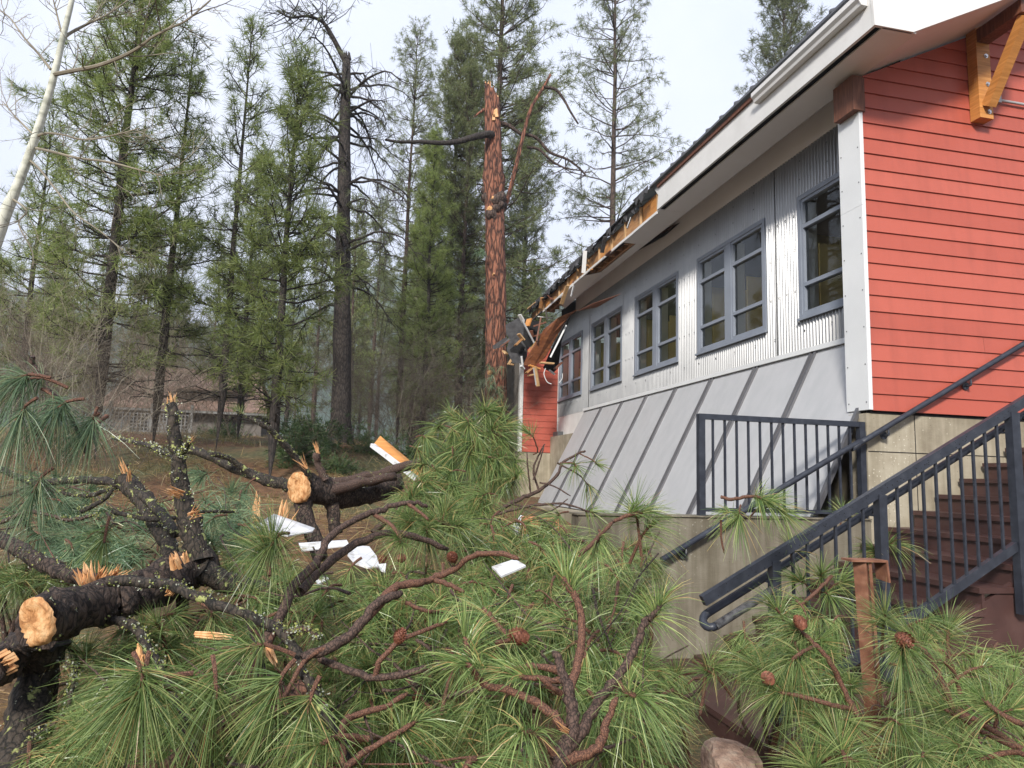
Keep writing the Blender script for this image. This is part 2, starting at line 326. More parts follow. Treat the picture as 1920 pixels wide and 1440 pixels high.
def m_ground():
    m, nt, bs = newmat('needle_duff'); v = coords(nt)
    f = noise(nt, v, .45, 6, .6); g = noise(nt, v, 9, 8, .7)
    c = ramp(nt, g, [(.3, (.050, .028, .014)), (.5, (.135, .068, .032)), (.72, (.235, .125, .062))])
    c2 = ramp(nt, g, [(.3, (.04, .045, .018)), (.55, (.10, .10, .042)), (.75, (.20, .165, .08))])
    c = mixc(nt, ramp(nt, f, [(.46, (0, 0, 0)), (.6, (1, 1, 1))]), c, c2)
    nt.links.new(c, bs.inputs['Base Color']); bs.inputs['Roughness'].default_value = .95
    bump(nt, bs, noise(nt, v, 40, 6, .7), .8, .03); return m
M['ground'] = m_ground()
M['rock'] = simple('pink_rock', [(.3, (.15, .095, .07)), (.48, (.30, .20, .15)), (.6, (.38, .28, .215)), (.75, (.50, .41, .34))], 12, .9, bscale=22, bst=1.0, bdist=.03, detail=9)
# ================================================================== SETTING: ground, hill
def sstep(t): t = np.clip(t, 0, 1); return t*t*(3-2*t)
_gy = np.array([-50, 0, 3, 6, 9, 12, 15, 17, 25, 40, 80, 200, 2000.]); _gz = np.array([.0, .05, .12, .62, 1.05, 1.40, 2.02, 2.28, 2.70, 3.25, 4.2, 6, 6.])
def ground_z(x, y):
    x = np.asarray(x, float); y = np.asarray(y, float)
    h = np.interp(y, _gy, _gz); near = sstep((14-y)/6)
    fn = 1-sstep((x+.2)/2.2); ff = 1-.55*sstep((x-0)/4)
    f = fn*near+ff*(1-near)
    u = .10*np.sin(x*1.3+.7)*np.cos(y*1.1)+.06*np.sin(x*2.9+y*1.7)
    return h*f+u*np.clip((y-5)/6, 0, 1)*np.clip(1-(x-2)/2, 0, 1)*np.clip((60-y)/20, 0, 1) - .2*near*sstep((x-1.0)/1.0)
gx = np.sign(np.linspace(-1, 1, 161))*np.abs(np.linspace(-1, 1, 161))**2.6*1500
gyv = np.concatenate([np.linspace(-40, -2, 10), np.linspace(-1, 30, 125), 30+np.linspace(.02, 1, 40)**2.4*1500])
GX, GY = np.meshgrid(gx, gyv); GZ = ground_z(GX, GY)
a = Acc(); nxg, nyg = len(gx), len(gyv)
ii = (np.arange(nyg-1)[:, None]*nxg+np.arange(nxg-1)[None]).ravel()
a.add(np.stack([GX, GY, GZ], -1).reshape(-1, 3), np.stack([ii, ii+1, ii+nxg+1, ii+nxg], -1))
struct(a.build('ground', M['ground'], smooth=True))
rng = np.random.default_rng(5)
a = Acc(); hx = np.linspace(-700, 500, 90); hd = np.linspace(0, 1, 26)
HX, HD = np.meshgrid(hx, hd)
top = 118+32*np.sin(HX*.006+1)+22*np.sin(HX*.017)+rng.normal(0, 3, HX.shape)
HZ = 2+top*np.minimum(HD*1.25, 1)+rng.normal(0, 3.0, HX.shape)*(HD > .1)
ii = (np.arange(25)[:, None]*90+np.arange(89)[None]).ravel()
a.add(np.stack([HX, 330+HD*300, HZ], -1).reshape(-1, 3), np.stack([ii, ii+1, ii+91, ii+90], -1))
struct(a.build('hill', M['hillforest']))

a = Acc(); th = np.linspace(rad(100), rad(440-20), 120); TH, HD = np.meshgrid(th, np.linspace(0, 1, 8))
amp = 62+16*np.sin(TH*3+1)+9*np.sin(TH*11); RR = 240+HD*160
a.add(np.stack([RR*np.cos(TH), RR*np.sin(TH), 1+amp*HD+rng.normal(0, 2, HD.shape)*(HD > .1)], -1)[:, (np.degrees(th) > 150) & (np.degrees(th) < 395)].reshape(-1, 3)*1.0, np.zeros((0, 4), int))
nr = int(((np.degrees(th) > 150) & (np.degrees(th) < 395)).sum()); ii = (np.arange(7)[:, None]*nr+np.arange(nr-1)[None]).ravel(); a.f4.append(np.stack([ii, ii+1, ii+nr+1, ii+nr], -1)); a.m4.append(np.zeros(len(ii), int))
struct(a.build('unseen_hill_ring', M['hillforest']))  # unseen ring out of view, added to darken what the metal wall reflects
# ================================================================== BUILDING
XC, XF, YG, YE = 5.48, 5.97, 6.70, 20.55   # corner board plane, recessed metal wall, gable plane, far end
def zf(z): return 1.7+(z-1.7)*1.09
B = thing('school_building', 'red gabled building with corrugated metal side, torn eave and row of grey windows', 'building', (XF, YG, 0))
def bp(a, name, mat, label=None, parent=None, smooth=False):
    o = a.build(name, mat, None, smooth)
    if parent is None: parent = B
    o.parent = parent; o.matrix_parent_inverse = Matrix.Translation(-Vector(WPOS(parent)))
    if label: o['label'] = label
    return o
def WPOS(o):
    v = Vector(o.location)
    return v
def zr(x): return 6.42+.5*(x-XC)         # underside of the sloped roof
# corrugated wall, openings left for the windows
WZ0, WZ1 = zf(3.79), zf(5.385)
WIN = [(7.50, 8.535, 1)]+[(a_*1.09, b_*1.09, 2) for a_, b_ in ((8.62, 10.60), (11.35, 13.30), (14.05, 16.03), (16.78, 18.75))]
a = Acc(); pitch = .0667; ys = np.arange(7.02, YE+.001, pitch/8); xs = XF-.016-.016*np.sign(np.sin(ys*2*math.pi/pitch))*np.abs(np.sin(ys*2*math.pi/pitch))**.7
inwin = np.zeros(len(ys)-1, bool)
for w in WIN:
    ym = (ys[:-1]+ys[1:])/2; inwin |= (ym > w[0]) & (ym < w[1])
for z0, z1, sel in ((zf(3.34), WZ0, np.ones(len(ys)-1, bool)), (WZ0, WZ1, ~inwin), (WZ1, zf(6.0), np.ones(len(ys)-1, bool))):
    k = np.nonzero(sel)[0]; n = len(ys)
    v = np.vstack([np.stack([xs, ys, np.full(n, z0)], -1), np.stack([xs, ys, np.full(n, z1)], -1)])
    a.add(v, np.stack([k, k+1, k+1+n, k+n], -1))
for y in np.arange(7.9, YE, 1.22):       # lapped sheet joints
    a.b2((XF-.034, y-.004, zf(3.34)), (XF-.020, y+.004, zf(6.0))) if not any(w[0]-.05 < y < w[1]+.05 for w in WIN) else None
bp(a, 'corrugated_wall', M['galv'])
a = Acc(); rs = np.random.default_rng(3)
for y in np.arange(7.3, YE-.2, .6):
    for z in (3.80, 5.98, 6.25):
        a.box((XF-.033, y+rs.normal(0, .02), z), (.006, .018, .018))
for y in np.concatenate([np.arange(11.7, 12.3, .2), np.arange(14.65, 15.25, .2), np.arange(8.65, 9.3, .2)]):
    for z in (4.4, 5.0, 5.5): a.box((XF-.033, y, z), (.006, .016, .016))
bp(a, 'wall_screws', M['dark_box'])
# white lower wall at the far end, beyond the awning
a = Acc(); a.b2((XF-.02, 17.8, .3), (XF+.05, YE, zf(3.36))); bp(a, 'white_wall_panel', M['white'])
# lining behind the sheet
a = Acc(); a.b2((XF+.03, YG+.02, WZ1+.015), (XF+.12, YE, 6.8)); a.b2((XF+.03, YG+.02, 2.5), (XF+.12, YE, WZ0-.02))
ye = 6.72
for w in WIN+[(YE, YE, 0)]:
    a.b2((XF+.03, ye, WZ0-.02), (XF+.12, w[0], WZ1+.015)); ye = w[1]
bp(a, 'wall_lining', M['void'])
# frieze, soffit, eave
a = Acc(); a.b2((XF-.035, 7.0, zf(6.0)), (XF+.029, 18.9, 6.79)); bp(a, 'frieze_board', M['soffit'])
XE = 5.01; ZS = 6.44
a = Acc()
def sof(y0, y1, x0, x1, dz=0.0): a.b2((x0, y0, ZS+dz), (x1, y1, ZS+.018+dz))
sof(5.87, 11.2, XE+.115, XC+.05); sof(11.205, 13.05, XE+.02, XC+.05)
sof(13.055, 15.5, XE+.34, XC+.05); sof(15.505, 16.9, XE+.02, XC+.05)
a.prism([(XE+.02, 16.905, ZS), (XC+.05, 16.905, ZS), (XC+.05, 18.6, ZS-.06), (XE+.34, 18.3, ZS-.03)], (0, 0, .018))
for y0_, y1_ in ((6.9, 11.2), (11.205, 15.5), (15.505, 18.7)): a.prism([(XC+.052, y0_, ZS+.002), (XF-.001, y0_, 6.80), (XF-.001, y0_, 6.82), (XC+.052, y0_, ZS+.022)], (0, y1_-y0_, 0))
bp(a, 'soffit', M['soffit'])
a = Acc()                                  # sagging soffit sheet torn along its outer edge
a.prism([(XE+.03, 15.6, ZS-.01), (XE+.36, 15.1, ZS-.012), (XE+.30, 17.2, ZS-.20), (XE-.02, 17.3, ZS-.12)], (0, 0, .014))
bp(a, 'torn_or_shade_panel', M['soffit'], 'sagging grey sheet torn from the soffit')
a = Acc()                                  # sloped soffit under the gable overhang
XR = 13.0
a.prism([(XC+.003, 5.87, 6.44), (XR, 5.87, zr(XR)+.02), (XR, 5.87, zr(XR)+.04), (XC+.003, 5.87, 6.46)], (0, YG-5.87+.4, 0))
bp(a, 'gable_soffit', M['soffit'])
# near-black slabs paint the shade in the slot and broken edge above the soffit
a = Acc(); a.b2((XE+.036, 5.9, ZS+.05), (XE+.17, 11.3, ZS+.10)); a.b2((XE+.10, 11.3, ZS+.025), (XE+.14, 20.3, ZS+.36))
a.b2((XE+.14, 11.3, ZS+.30), (XC+.05, 20.3, ZS+.33)); bp(a, 'eave_cavity_shade', M['void'])
a = Acc()
for y in np.arange(13.2, 19.6, .42): a.b2((XE+.10, y, ZS+.03), (XC+.02, y+.05, ZS+.15))
a.b2((XE+.27, 13.06, ZS+.02), (XE+.33, 19.4, ZS+.10)); bp(a, 'eave_framing', M['blocking'])
# fascia (intact part)
a = Acc(); a.prism([(XE, 5.89, ZS), (XE, 11.27, ZS+.02), (XE, 11.22, ZS+.28), (XE, 11.38, ZS+.44), (XE, 5.89, ZS+.44)], (.035, 0, 0))
bp(a, 'fascia', M['white'])
a = Acc(); a.b2((XE-.035, 7.95, ZS+.40), (XE-.002, 11.2, ZS+.455)); bp(a, 'drip_edge', M['timber_brown'])
a = Acc()                                  # gutter remnant at the near corner
prof = [(0, .40), (0, .27), (-.03, .265), (-.075, .275), (-.085, .31), (-.115, .345), (-.115, .40), (-.105, .40), (-.105, .35), (-.075, .30), (-.01, .28), (-.01, .40)]
a.prism([(XE-.003+x, 5.95, ZS+z) for x, z in prof], (0, 2.05, 0)); a.prism([(XE-.003+x, 5.94, ZS+z) for x, z in [(0, .40), (0, .27), (-.075, .275), (-.115, .345), (-.115, .40)]], (0, .012, 0))
bp(a, 'gutter', M['white'])
# rake board with boxed return
a = Acc(); a.prism([(XE, 5.85, ZS), (XC, 5.85, ZS), (XR, 5.85, zr(XR)+.02), (XR, 5.85, zr(XR)+.46), (XE-.02, 5.85, 6.91)], (0, .035, 0)); bp(a, 'rake_board', M['white'])
a = Acc(); a.bar((XE-.06, 5.835, 6.95), (XR, 5.835, zr(XR)+.50), .03, .05); bp(a, 'rake_trim', M['white'])
# roof deck and covering
a = Acc(); a.prism([(XE-.08, 5.83, 6.92), (XR, 5.83, zr(XR)+.47), (XR, 5.83, zr(XR)+.51), (XE-.08, 5.83, 6.955)], (0, 5.6, 0))
for y in np.arange(6.0, 11.3, .41): a.prism([(XE-.085, y, 6.95), (XR, y, zr(XR)+.505), (XR, y, zr(XR)+.54), (XE-.085, y, 6.985)], (0, .035, 0))
rs = np.random.default_rng(11)
ye = 11.435; dr = 0.0
while ye < 20.6:                            # ragged sheets along the broken eave
    dy = rs.uniform(.4, 1.1); dr = min(.26, .024*(ye-11.4)); x0 = XE-.07+rs.uniform(-.03, .05); dz = rs.uniform(-.015, .01)-dr
    a.prism([(x0, ye, 6.92+dz), (x0+.4, ye, 7.13-dr*.6), (9, ye, 8.75), (9, ye, 8.78), (x0+.4, ye, 7.15-dr*.6), (x0, ye, 6.935+dz)], (0, dy-.004, 0)); ye += dy
bp(a, 'roof', M['roofmetal'])
a = Acc(); ye = 11.4
while ye < 20.4:                            # felt and shingle scraps hanging over the edge
    dy = rs.uniform(.25, .9); dr = min(.26, .024*(ye-11.4)); x0 = XE-.05+rs.uniform(-.06, .06); z0 = 6.95-dr
    p = [(x0, ye, z0), (x0+rs.uniform(-.02, .02), ye+.02, z0-rs.uniform(.10, .20)), (x0-.02, ye+dy*.3, z0-rs.uniform(.05, .12)), (x0-.02, ye+dy*.55, z0-rs.uniform(.10, .22)), (x0+.01, ye+dy*.8, z0-rs.uniform(.06, .18)), (x0, ye+dy, z0)]
    a.prism(p, (-.012, .01, 0))
    ye += dy*.6
bp(a, 'roof_felt', M['rooffelt'])
for i, y in enumerate(np.arange(11.30, 20.0, .78)):   # exposed blocking between rafter ends
    dr = min(.22, .022*(y-11.3)); a = Acc(); tl = rs.normal(0, .012)
    a.prism([(XE+.055+rs.normal(0, .012), y+.01, ZS+.03+tl-dr*.25), (XE+.055+rs.normal(0, .012), y+.75, ZS+.03-tl-dr*.25), (XE+.06, y+.75, ZS+.39-dr), (XE+.06, y+.01, ZS+.39-dr)], (.03, 0, 0))
    bp(a, 'roof_blocking', M['blocking'] if i % 3 else M['timber'])
    a = Acc(); a.bar((XE+.045, y+.02, ZS+.02-dr*.25), (XE+.045, y+.02+rs.normal(0, .02), ZS+.40-dr), .045, .045); bp(a, 'rafter_end', M['stud'])
a = Acc(); p = [(XE+.02, y, ZS-.012-.02*max(0, y-16)+rs.normal(0, .006)) for y in np.arange(11.3, 19.7, .6)]
for q, r2 in zip(p[:-1], p[1:]): a.bar(q, r2, .02, .05)
bp(a, 'soffit_trim', M['white'])
# tear through soffit and frieze
a = Acc(); a.prism([(XF-.05, 14.5, zf(6.36)), (XF-.05, 13.3, zf(6.42)), (XF-.05, 12.25, zf(6.26)), (XF-.05, 12.97, zf(6.23)), (XF-.05, 13.6, zf(6.28))], (.012, 0, 0)); bp(a, 'tear_shade', M['void'], 'black sheet painted as the dark inside the gash in the eave boards')  # black sheet over the frieze, coloured as the dark inside the tear
a = Acc()
for k in range(9):
    y = 12.4+.15*k; a.prism([(XF-.055, y, 6.68+.01*k), (XF-.11-rs.uniform(0, .05), y+.10, 6.63+.02*k+rs.normal(0, .02)), (XF-.055, y+.18, 6.73+.01*k)], (.006, 0, .01))
bp(a, 'splintered_edge', M['timber_brown'])
# hanging gutter straps and scraps
for (x1, y1, x2, y2, d, w, mt) in ((1097, 470, 1094, 512, 15.3, .09, 'white'), (1076, 535, 1071, 556, 15.9, .06, 'whitebd'), (1183, 408, 1176, 428, 12.9, .06, 'grey_box')):
    a = Acc(); a.bar(PX(x1, y1, d), PX(x2, y2, d), w, .012); bp(a, 'hanging_strip', M[mt])

# ---- windows
def window(y0, y1, units):
    a = Acc(); X0, X1 = XF-.045, XF+.06; z0, z1 = WZ0, WZ1
    def fr(ya, yb, za, zb, t, x0, x1):
        a.b2((x0, ya, za), (x1, ya+t, zb)); a.b2((x0, yb-t, za), (x1, yb, zb)); a.b2((x0, ya+t, za), (x1, yb-t, za+t)); a.b2((x0, ya+t, zb-t), (x1, yb-t, zb))
    fr(y0-.02, y1+.02, z0-.02, z1+.02, .065, X0, X1)
    a.b2((X0-.03, y0-.04, z0-.035), (X0-.002, y1+.04, z0-.001))
    cw = .185; ua = y0+.045; ub = y1-.045; spans = [(ua, ub)] if units == 1 else [(ua, (y0+y1)/2-cw/2), ((y0+y1)/2+cw/2, ub)]
    if units == 2: a.b2((X0+.004, spans[0][1], z0+.045), (X1, spans[1][0], z1-.045))
    for ya, yb in spans:
        fr(ya, yb, z0+.0455, z1-.0455, .045, X0+.015, X1-.01)
        for zb in (z0+.436, z1-.47): a.b2((X0+.012, ya+.045, zb), (X1-.01, yb-.045, zb+.055))
    f = bp(a, 'window', M['frame'])
    g = Acc()
    for ya, yb in spans: g.add([(XF+.012, ya+.04, z0+.08), (XF+.012, yb-.04, z0+.08), (XF+.012, yb-.04, z1-.08), (XF+.012, ya+.04, z1-.08)], [(3, 2, 1, 0)])
    o = g.build('pane', M['glass']); o.parent = f
    s = Acc(); s.b2((X1+.001, y1-.075, z0+.03), (X1+.14, y1-.012, z1-.05)); s.b2((X1+.001, y0+.02, z0+.0), (X1+.14, y1-.08, z0+.035))
    if units == 2: s.b2((X1+.001, spans[0][1]-.03, z0+.04), (X1+.14, spans[0][1]+.02, z1-.05))
    o = s.build('sill', M['sill']); o.parent = f
    return f
for w in WIN: window(*w)
# rooms behind the glass
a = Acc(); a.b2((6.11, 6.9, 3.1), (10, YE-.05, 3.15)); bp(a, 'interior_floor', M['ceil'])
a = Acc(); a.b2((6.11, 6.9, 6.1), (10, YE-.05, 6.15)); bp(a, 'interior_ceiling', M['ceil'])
a = Acc(); a.b2((9.9, 6.9, 3.15), (10, YE-.05, 3.8))  # unseen back wall cut low, opened above so daylight brightens the rooms
for w in WIN:
    a.b2((6.12, w[1]+.22, 3.15), (7.3, w[1]+.30, 5.3))
    for k in range(w[2]): ue = w[1]-.09-k*1.155; a.b2((6.19, ue, 4.0), (6.56+.1*k, ue+.03, 5.0+.12*((w[0]*7) % 1)))
bp(a, 'interior_wall', M['yellow'])
a = Acc()
for z in np.arange(4.4, 5.6, .03): a.add([(6.15, 7.6, z), (6.15, 8.05, z), (6.175, 8.05, z+.015), (6.175, 7.6, z+.015)], [(0, 1, 2, 3)])
bp(a, 'window_blind', M['blind'])

# ---- gable wall
a = Acc(); ex = .1854; z = 2.53; rs = np.random.default_rng(2); zi = 0
while z < 10:
    z1 = z+ex; xl0 = max(5.50, XC+(z-6.42)/.5+.02); xl1 = max(5.50, XC+(z1-6.42)/.5+.02)
    if xl0 > 12.8: break
    cuts = [12.95] if zi not in (4, 9, 2, 14) else [{4: 7.02, 9: 8.4, 2: 7.6, 14: 8.8}[zi], 12.95]
    xa0, xa1 = xl0, xl1
    for c in cuts:
        if c <= xa0: continue
        v = [(xa0, YG-.022, z), (c-.0015, YG-.022, z), (c-.0015, YG-.004, z1+.004), (xa1, YG-.004, z1+.004), (xa0, YG+.01, z), (c-.0015, YG+.01, z)]
        a.add(v, [(0, 1, 2, 3), (4, 5, 1, 0)]); xa0 = xa1 = c+.0015
    z = z1; zi += 1
bp(a, 'red_siding', M['red'])
a = Acc(); a.prism([(5.5, YG+.012, 2.5), (12.9, YG+.012, 2.5), (12.9, YG+.012, 10.1), (5.5, YG+.012, 6.42)], (0, .1, 0)); bp(a, 'gable_backing', M['void'])
a = Acc(); a.b2((XC-.030, YG-.03, 2.535), (XC-.006, YG+.33, 4.86)); a.b2((XC-.030, YG-.03, 4.863), (XC-.006, YG+.33, 6.0)); a.b2((XC-.0055, YG-.03, 2.535), (XC+.02, YG-.0225, 6.1)); a.b2((XC-.0055, YG+.02, 2.535), (XF, YG+.325, 6.0)); bp(a, 'corner_board', M['corner'])
a = Acc()
for z in np.arange(2.62, 6.0, .42):
    for y in (YG+.005, YG+.29): a.box((XC-.032, y, z), (.006, .012, .012))
bp(a, 'corner_nails', M['dark_box'])
a = Acc(); a.b2((XC-.12, YG-.06, 5.98), (XC+.02, YG+.28, 6.40)); a.b2((XC+.021, YG-.03, 5.99), (XC+.06, YG+.28, 6.40)); bp(a, 'beam_end', M['timber_brown'], 'dark weathered timber beam end under the eave corner')
# timber bracket under the rake
zb = 7.02
a = Acc(); a.b2((7.0, YG-.16, 6.07), (7.19, YG-.024, zb+.3)); bp(a, 'bracket_post', M['timber'])
a = Acc(); a.b2((7.01, 5.95, zb), (7.18, YG-.165, zb+.16)); bp(a, 'bracket_beam', M['timber_brown'])
a = Acc(); a.bar((7.095, YG-.19, 6.20), (7.095, 5.98, zb-.02), .11, .11); bp(a, 'bracket_brace', M['timber'])
for z in (6.15, 6.5, 6.86):
    a = Acc(); a.tube([(7.13, YG-.155, z), (7.13, YG-.18, z)], .016, 8); a.tube([(7.13, YG-.161, z), (7.13, YG-.168, z)], .028, 10); bp(a, 'bracket_bolt', M['bolt'])
a = Acc(); a.b2((7.28, YG-.09, 6.35), (7.40, YG-.024, 6.47)); a.tube([(7.40, YG-.05, 6.40), (12.8, YG-.05, 6.40)], .016, 8); bp(a, 'conduit', M['grey_box'])
# foundation
a = Acc(); a.b2((XC-.03, YG+.02, -.6), (12.9, YG+.3, 2.50)); a.b2((XC+.25, YG+.301, -.6), (XF+.2, YE, 2.9)); bp(a, 'foundation', M['concrete'])
a = Acc(); a.b2((6.06, YG+.014, 1.2), (6.066, YG+.0195, 2.5)); a.b2((XC-.02, YG+.014, 2.08), (12.9, YG+.0195, 2.088)); bp(a, 'form_joint', M['void'])
# end block, red, at the far end
a = Acc(); z = 2.43
while z < 5.55:
    a.add([(4.82, YE-.02, z), (5.96, YE-.02, z), (5.96, YE-.002, z+.19), (4.82, YE-.002, z+.19), (4.82, YE+.01, z), (5.96, YE+.01, z)], [(0, 1, 2, 3), (4, 5, 1, 0)]); z += .1854
bp(a, 'red_siding', M['red'])
a = Acc(); a.b2((4.81, YE+.002, 2.36), (8.0, YE+3.5, 5.6)); bp(a, 'end_block_wall', M['farwall'])
a = Acc(); a.b2((4.75, YE-.04, 2.43), (4.85, YE-.021, 5.5)); a.b2((4.75, YE-.0205, 2.43), (4.80, YE+.15, 5.5)); a.b2((5.92, YE-.04, 2.43), (5.96, YE-.0215, 5.6)); bp(a, 'end_trim', M['white'])
a = Acc(); a.b2((4.78, YE-.03, -.4), (8.0, YE+3.4, 2.41)); bp(a, 'end_foundation', M['concrete'])
a = Acc(); a.b2((5.78, 19.95, 2.79), (5.945, 20.43, 3.04)); a.b2((5.81, 19.98, 2.71), (5.89, 20.38, 2.79)); bp(a, 'wall_lamp', M['dark_box'])
a = Acc(); a.b2((XF-.035, 19.08, 2.11), (XF-.022, 19.6, 2.52), 0); a.b2((XF-.040, 19.11, 2.34), (XF-.0355, 19.57, 2.49), 1); a.b2((XF-.040, 19.11, 2.16), (XF-.0355, 19.57, 2.20), 1); bp(a, 'wall_notice', [M['whitebd'], M['sign_red']])
# awning roof over the basement area
a = Acc(); AT = np.array([XF-.03, 0, zf(3.32)]); AB = np.array([4.72, 0, zf(1.10)]); ya, yb = 6.86, 18.0
a.prism([(AT[0], ya, AT[2]), (AB[0], ya, AB[2]), (AB[0]+.02, ya, AB[2]-.02), (AT[0]+.02, ya, AT[2]-.04)], (0, yb-ya, 0)); bp(a, 'awning', M['awning'])
seams = [8.26+1.385*k for k in range(7)]
for y in seams:
    a = Acc(); nrm = np.array([-.887, 0, .46])
    for o in (-.045, .045): a.bar(AT+np.array([0, y+o, 0])+nrm*.014, AB+np.array([0, y+o, 0])+nrm*.014, .035, .032)
    a.bar(AT+np.array([0, y, 0])+nrm*.004, AB+np.array([0, y, 0])+nrm*.004, .055, .012)
    bp(a, 'awning_seam', M['seam'])
a = Acc(); a.b2((XF-.075, ya, zf(3.325)), (XF-.026, yb, zf(3.385))); bp(a, 'awning_flashing', M['corner'])
a = Acc(); a.bar(AT+np.array([-.01, ya, .0]), AB+np.array([-.01, ya, .0]), .05, .05); bp(a, 'awning_edge', M['seam'])
a = Acc(); a.b2((4.30, 6.97, -.3), (4.70, 17.9, 1.03)); bp(a, 'awning_curb', M['concrete'])
for x1, y1, x2, y2, z0 in ((975, 965, 1005, 1000, 0),): pass

# ---- wreckage at the collapsed end of the eave (all still attached to the roof)
def slab(name, mat, pts, d, th, label=None):
    P = [PX(p[0], p[1], d if len(p) < 3 else p[2]) for p in pts]
    n = np.cross(P[1]-P[0], P[2]-P[0]); n = n/np.linalg.norm(n)*th
    if n@CF < 0: n = -n
    a = Acc(); a.prism(P, n); return bp(a, name, M[mat], label)
D0 = 18.6
slab('torn_or_shade_panel', 'sheath', [(1082, 581, 17.6), (1066, 594, 17.9), (1054, 612, 18.2), (1021, 672, 18.7), (1000, 688, 18.9), (981, 684, 19.0), (990, 666, 18.9), (1020, 617, 18.5), (1046, 596, 18.0)], D0, .03, 'rust brown roof sheathing hanging from the collapsed eave corner')
slab('torn_or_shade_panel', 'timber_brown', [(1162, 552, 15.4), (1120, 576, 16.6), (1084, 583, 17.5), (1110, 570, 16.7)], 17, .03, 'dark brown split board under the soffit edge')
slab('torn_or_shade_panel', 'void', [(1070, 590, 18.2), (1052, 640, 18.8), (1046, 690, 19.2), (1036, 700, 19.3), (1018, 690, 19.3), (1040, 640, 18.9)], 18.8, .02, 'black sheet painted as the shadow behind the hanging sheathing')  # black sheet standing for the shadow beside the hanging panel
slab('bent_roof_sheet', 'rooffelt', [(949, 608), (974, 595), (988, 598), (984, 612), (962, 622)], 20.2, .015)
slab('bent_roof_sheet', 'rooffelt', [(948, 609), (972, 606), (984, 612), (982, 634), (958, 640), (949, 626)], 20.1, .02)
slab('bent_roof_sheet', 'rooffelt', [(924, 648), (950, 631), (954, 640), (944, 650), (925, 655)], 20.2, .012)
slab('bent_roof_sheet', 'roofmetal', [(944, 643), (955, 633), (958, 637), (946, 648)], 20.1, .012)
slab('roof_felt', 'rooffelt', [(954, 640), (975, 622), (992, 632), (988, 668), (980, 684), (956, 670), (950, 655)], 19.9, .05)
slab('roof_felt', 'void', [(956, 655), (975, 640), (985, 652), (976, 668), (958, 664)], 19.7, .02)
slab('roof_felt', 'rooffelt', [(952, 660), (980, 664), (981, 682), (960, 680)], 19.6, .03)
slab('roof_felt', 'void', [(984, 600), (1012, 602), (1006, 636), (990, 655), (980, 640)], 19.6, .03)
for (x1, y1, x2, y2, d, w, mt) in ((950, 664, 944, 658, 19.6, .12, 'stud'), (953, 684, 961, 670, 19.6, .10, 'stud'), (952, 682, 962, 684, 19.6, .09, 'stud'), (966, 648, 978, 636, 19.3, .22, 'blocking'), (972, 626, 982, 638, 19.25, .13, 'stud'), (986, 700, 1000, 688, 18.8, .24, 'blocking'),
      (992, 685, 1012, 692, 18.8, .14, 'timber'), (1013, 680, 1038, 682, 18.7, .16, 'stud'), (1003, 688, 1009, 724, 18.7, .10, 'stud'), (1001, 690, 1006, 722, 18.72, .04, 'grey_box'), (990, 704, 1002, 702, 18.8, .09, 'stud'), (1006, 640, 1014, 596, 18.5, .15, 'timber_brown'), (988, 612, 993, 598, 19.2, .20, 'timber'),
      (996, 620, 998, 632, 19.1, .10, 'timber_brown'), (979, 600, 1002, 644, 19.0, .035, 'grey_box'), (1032, 670, 1062, 610, 18.2, .045, 'corner'), (1040, 692, 1053, 680, 18.9, .16, 'timber_brown'), (1000, 612, 1024, 604, 18.9, .05, 'timber_brown'), (1002, 630, 1018, 626, 18.9, .04, 'timber_brown'), (990, 660, 1006, 640, 18.9, .06, 'blocking'),
      (978, 668, 980, 684, 19.4, .05, 'corner'), (977, 686, 982, 692, 19.4, .09, 'corner'), (938, 650, 956, 638, 20.0, .05, 'timber_brown'), (974, 590, 982, 604, 19.6, .12, 'white'), (1030, 694, 1040, 702, 19.0, .05, 'corner')):
    a = Acc(); a.bar(PX(x1, y1, d), PX(x2, y2, d+.08), w, .04); bp(a, 'splintered_plank', M[mt])
a = Acc(); a.tube(smoothp([PX(1023, 690, 18.8), PX(1020, 702, 18.8), PX(1026, 716, 18.8), PX(1034, 720, 18.8)]), .012, 6); a.tube(smoothp([PX(1055, 700, 18.8), PX(1054, 710, 18.8), PX(1048, 718, 18.8)]), .01, 6); bp(a, 'hanging_cable', M['corner'])

rs = np.random.default_rng(77)
for k in range(16):
    y = 12.2+rs.random()**.7*8.2; p = np.array([XE-.02+rs.uniform(-.08, .10), y, ZS+rs.choice([-.02, .02, .30, .36])+rs.normal(0, .02)-.02*max(0, y-16)]); d = unit(np.array([rs.normal(-.1, .3), rs.choice([-1, 1])*rs.uniform(.3, 1), -abs(rs.normal(0, .5))])); L = rs.uniform(.2, .6)
    a = Acc(); a.bar(p, p+d*L, rs.uniform(.03, .11), rs.uniform(.012, .03)); bp(a, 'splintered_plank', M[['stud', 'blocking', 'timber_brown', 'rooffelt', 'timber', 'white'][k % 6]])
# ================================================================== retaining wall, railings, stairs
a = Acc(); a.b2((2.17, YG, -.6), (XC-.032, YG+.22, 1.34)); a.b2((2.15, YG-.02, 1.345), (XC-.032, YG+.24, 1.36))
rw = tag(rebase(a.build('retaining_wall', M['wetconcrete'])), 'stained concrete retaining wall below the short railing panel, left of the corner', 'wall')
def child(a, name, mat, root, label=None, smooth=False):
    o = a.build(name, mat, root, smooth); o.matrix_parent_inverse = Matrix.Translation(-Vector(root.location))
    if label: o['label'] = label
    return o
R1 = thing('guard_rail', 'short dark railing panel with upright bars on the concrete retaining wall', 'railing', (3.5, YG-.02, 1.36))
yr = YG+.06
for x in (3.50, XC-.075):
    a = Acc(); a.b2((x-.034, yr-.034, 1.36), (x+.034, yr+.034, 2.40)); child(a, 'post', M['rail'], R1)
a = Acc(); a.b2((3.47, yr-.03, 2.345), (XC-.041, yr+.03, 2.402)); child(a, 'top_rail', M['rail'], R1)
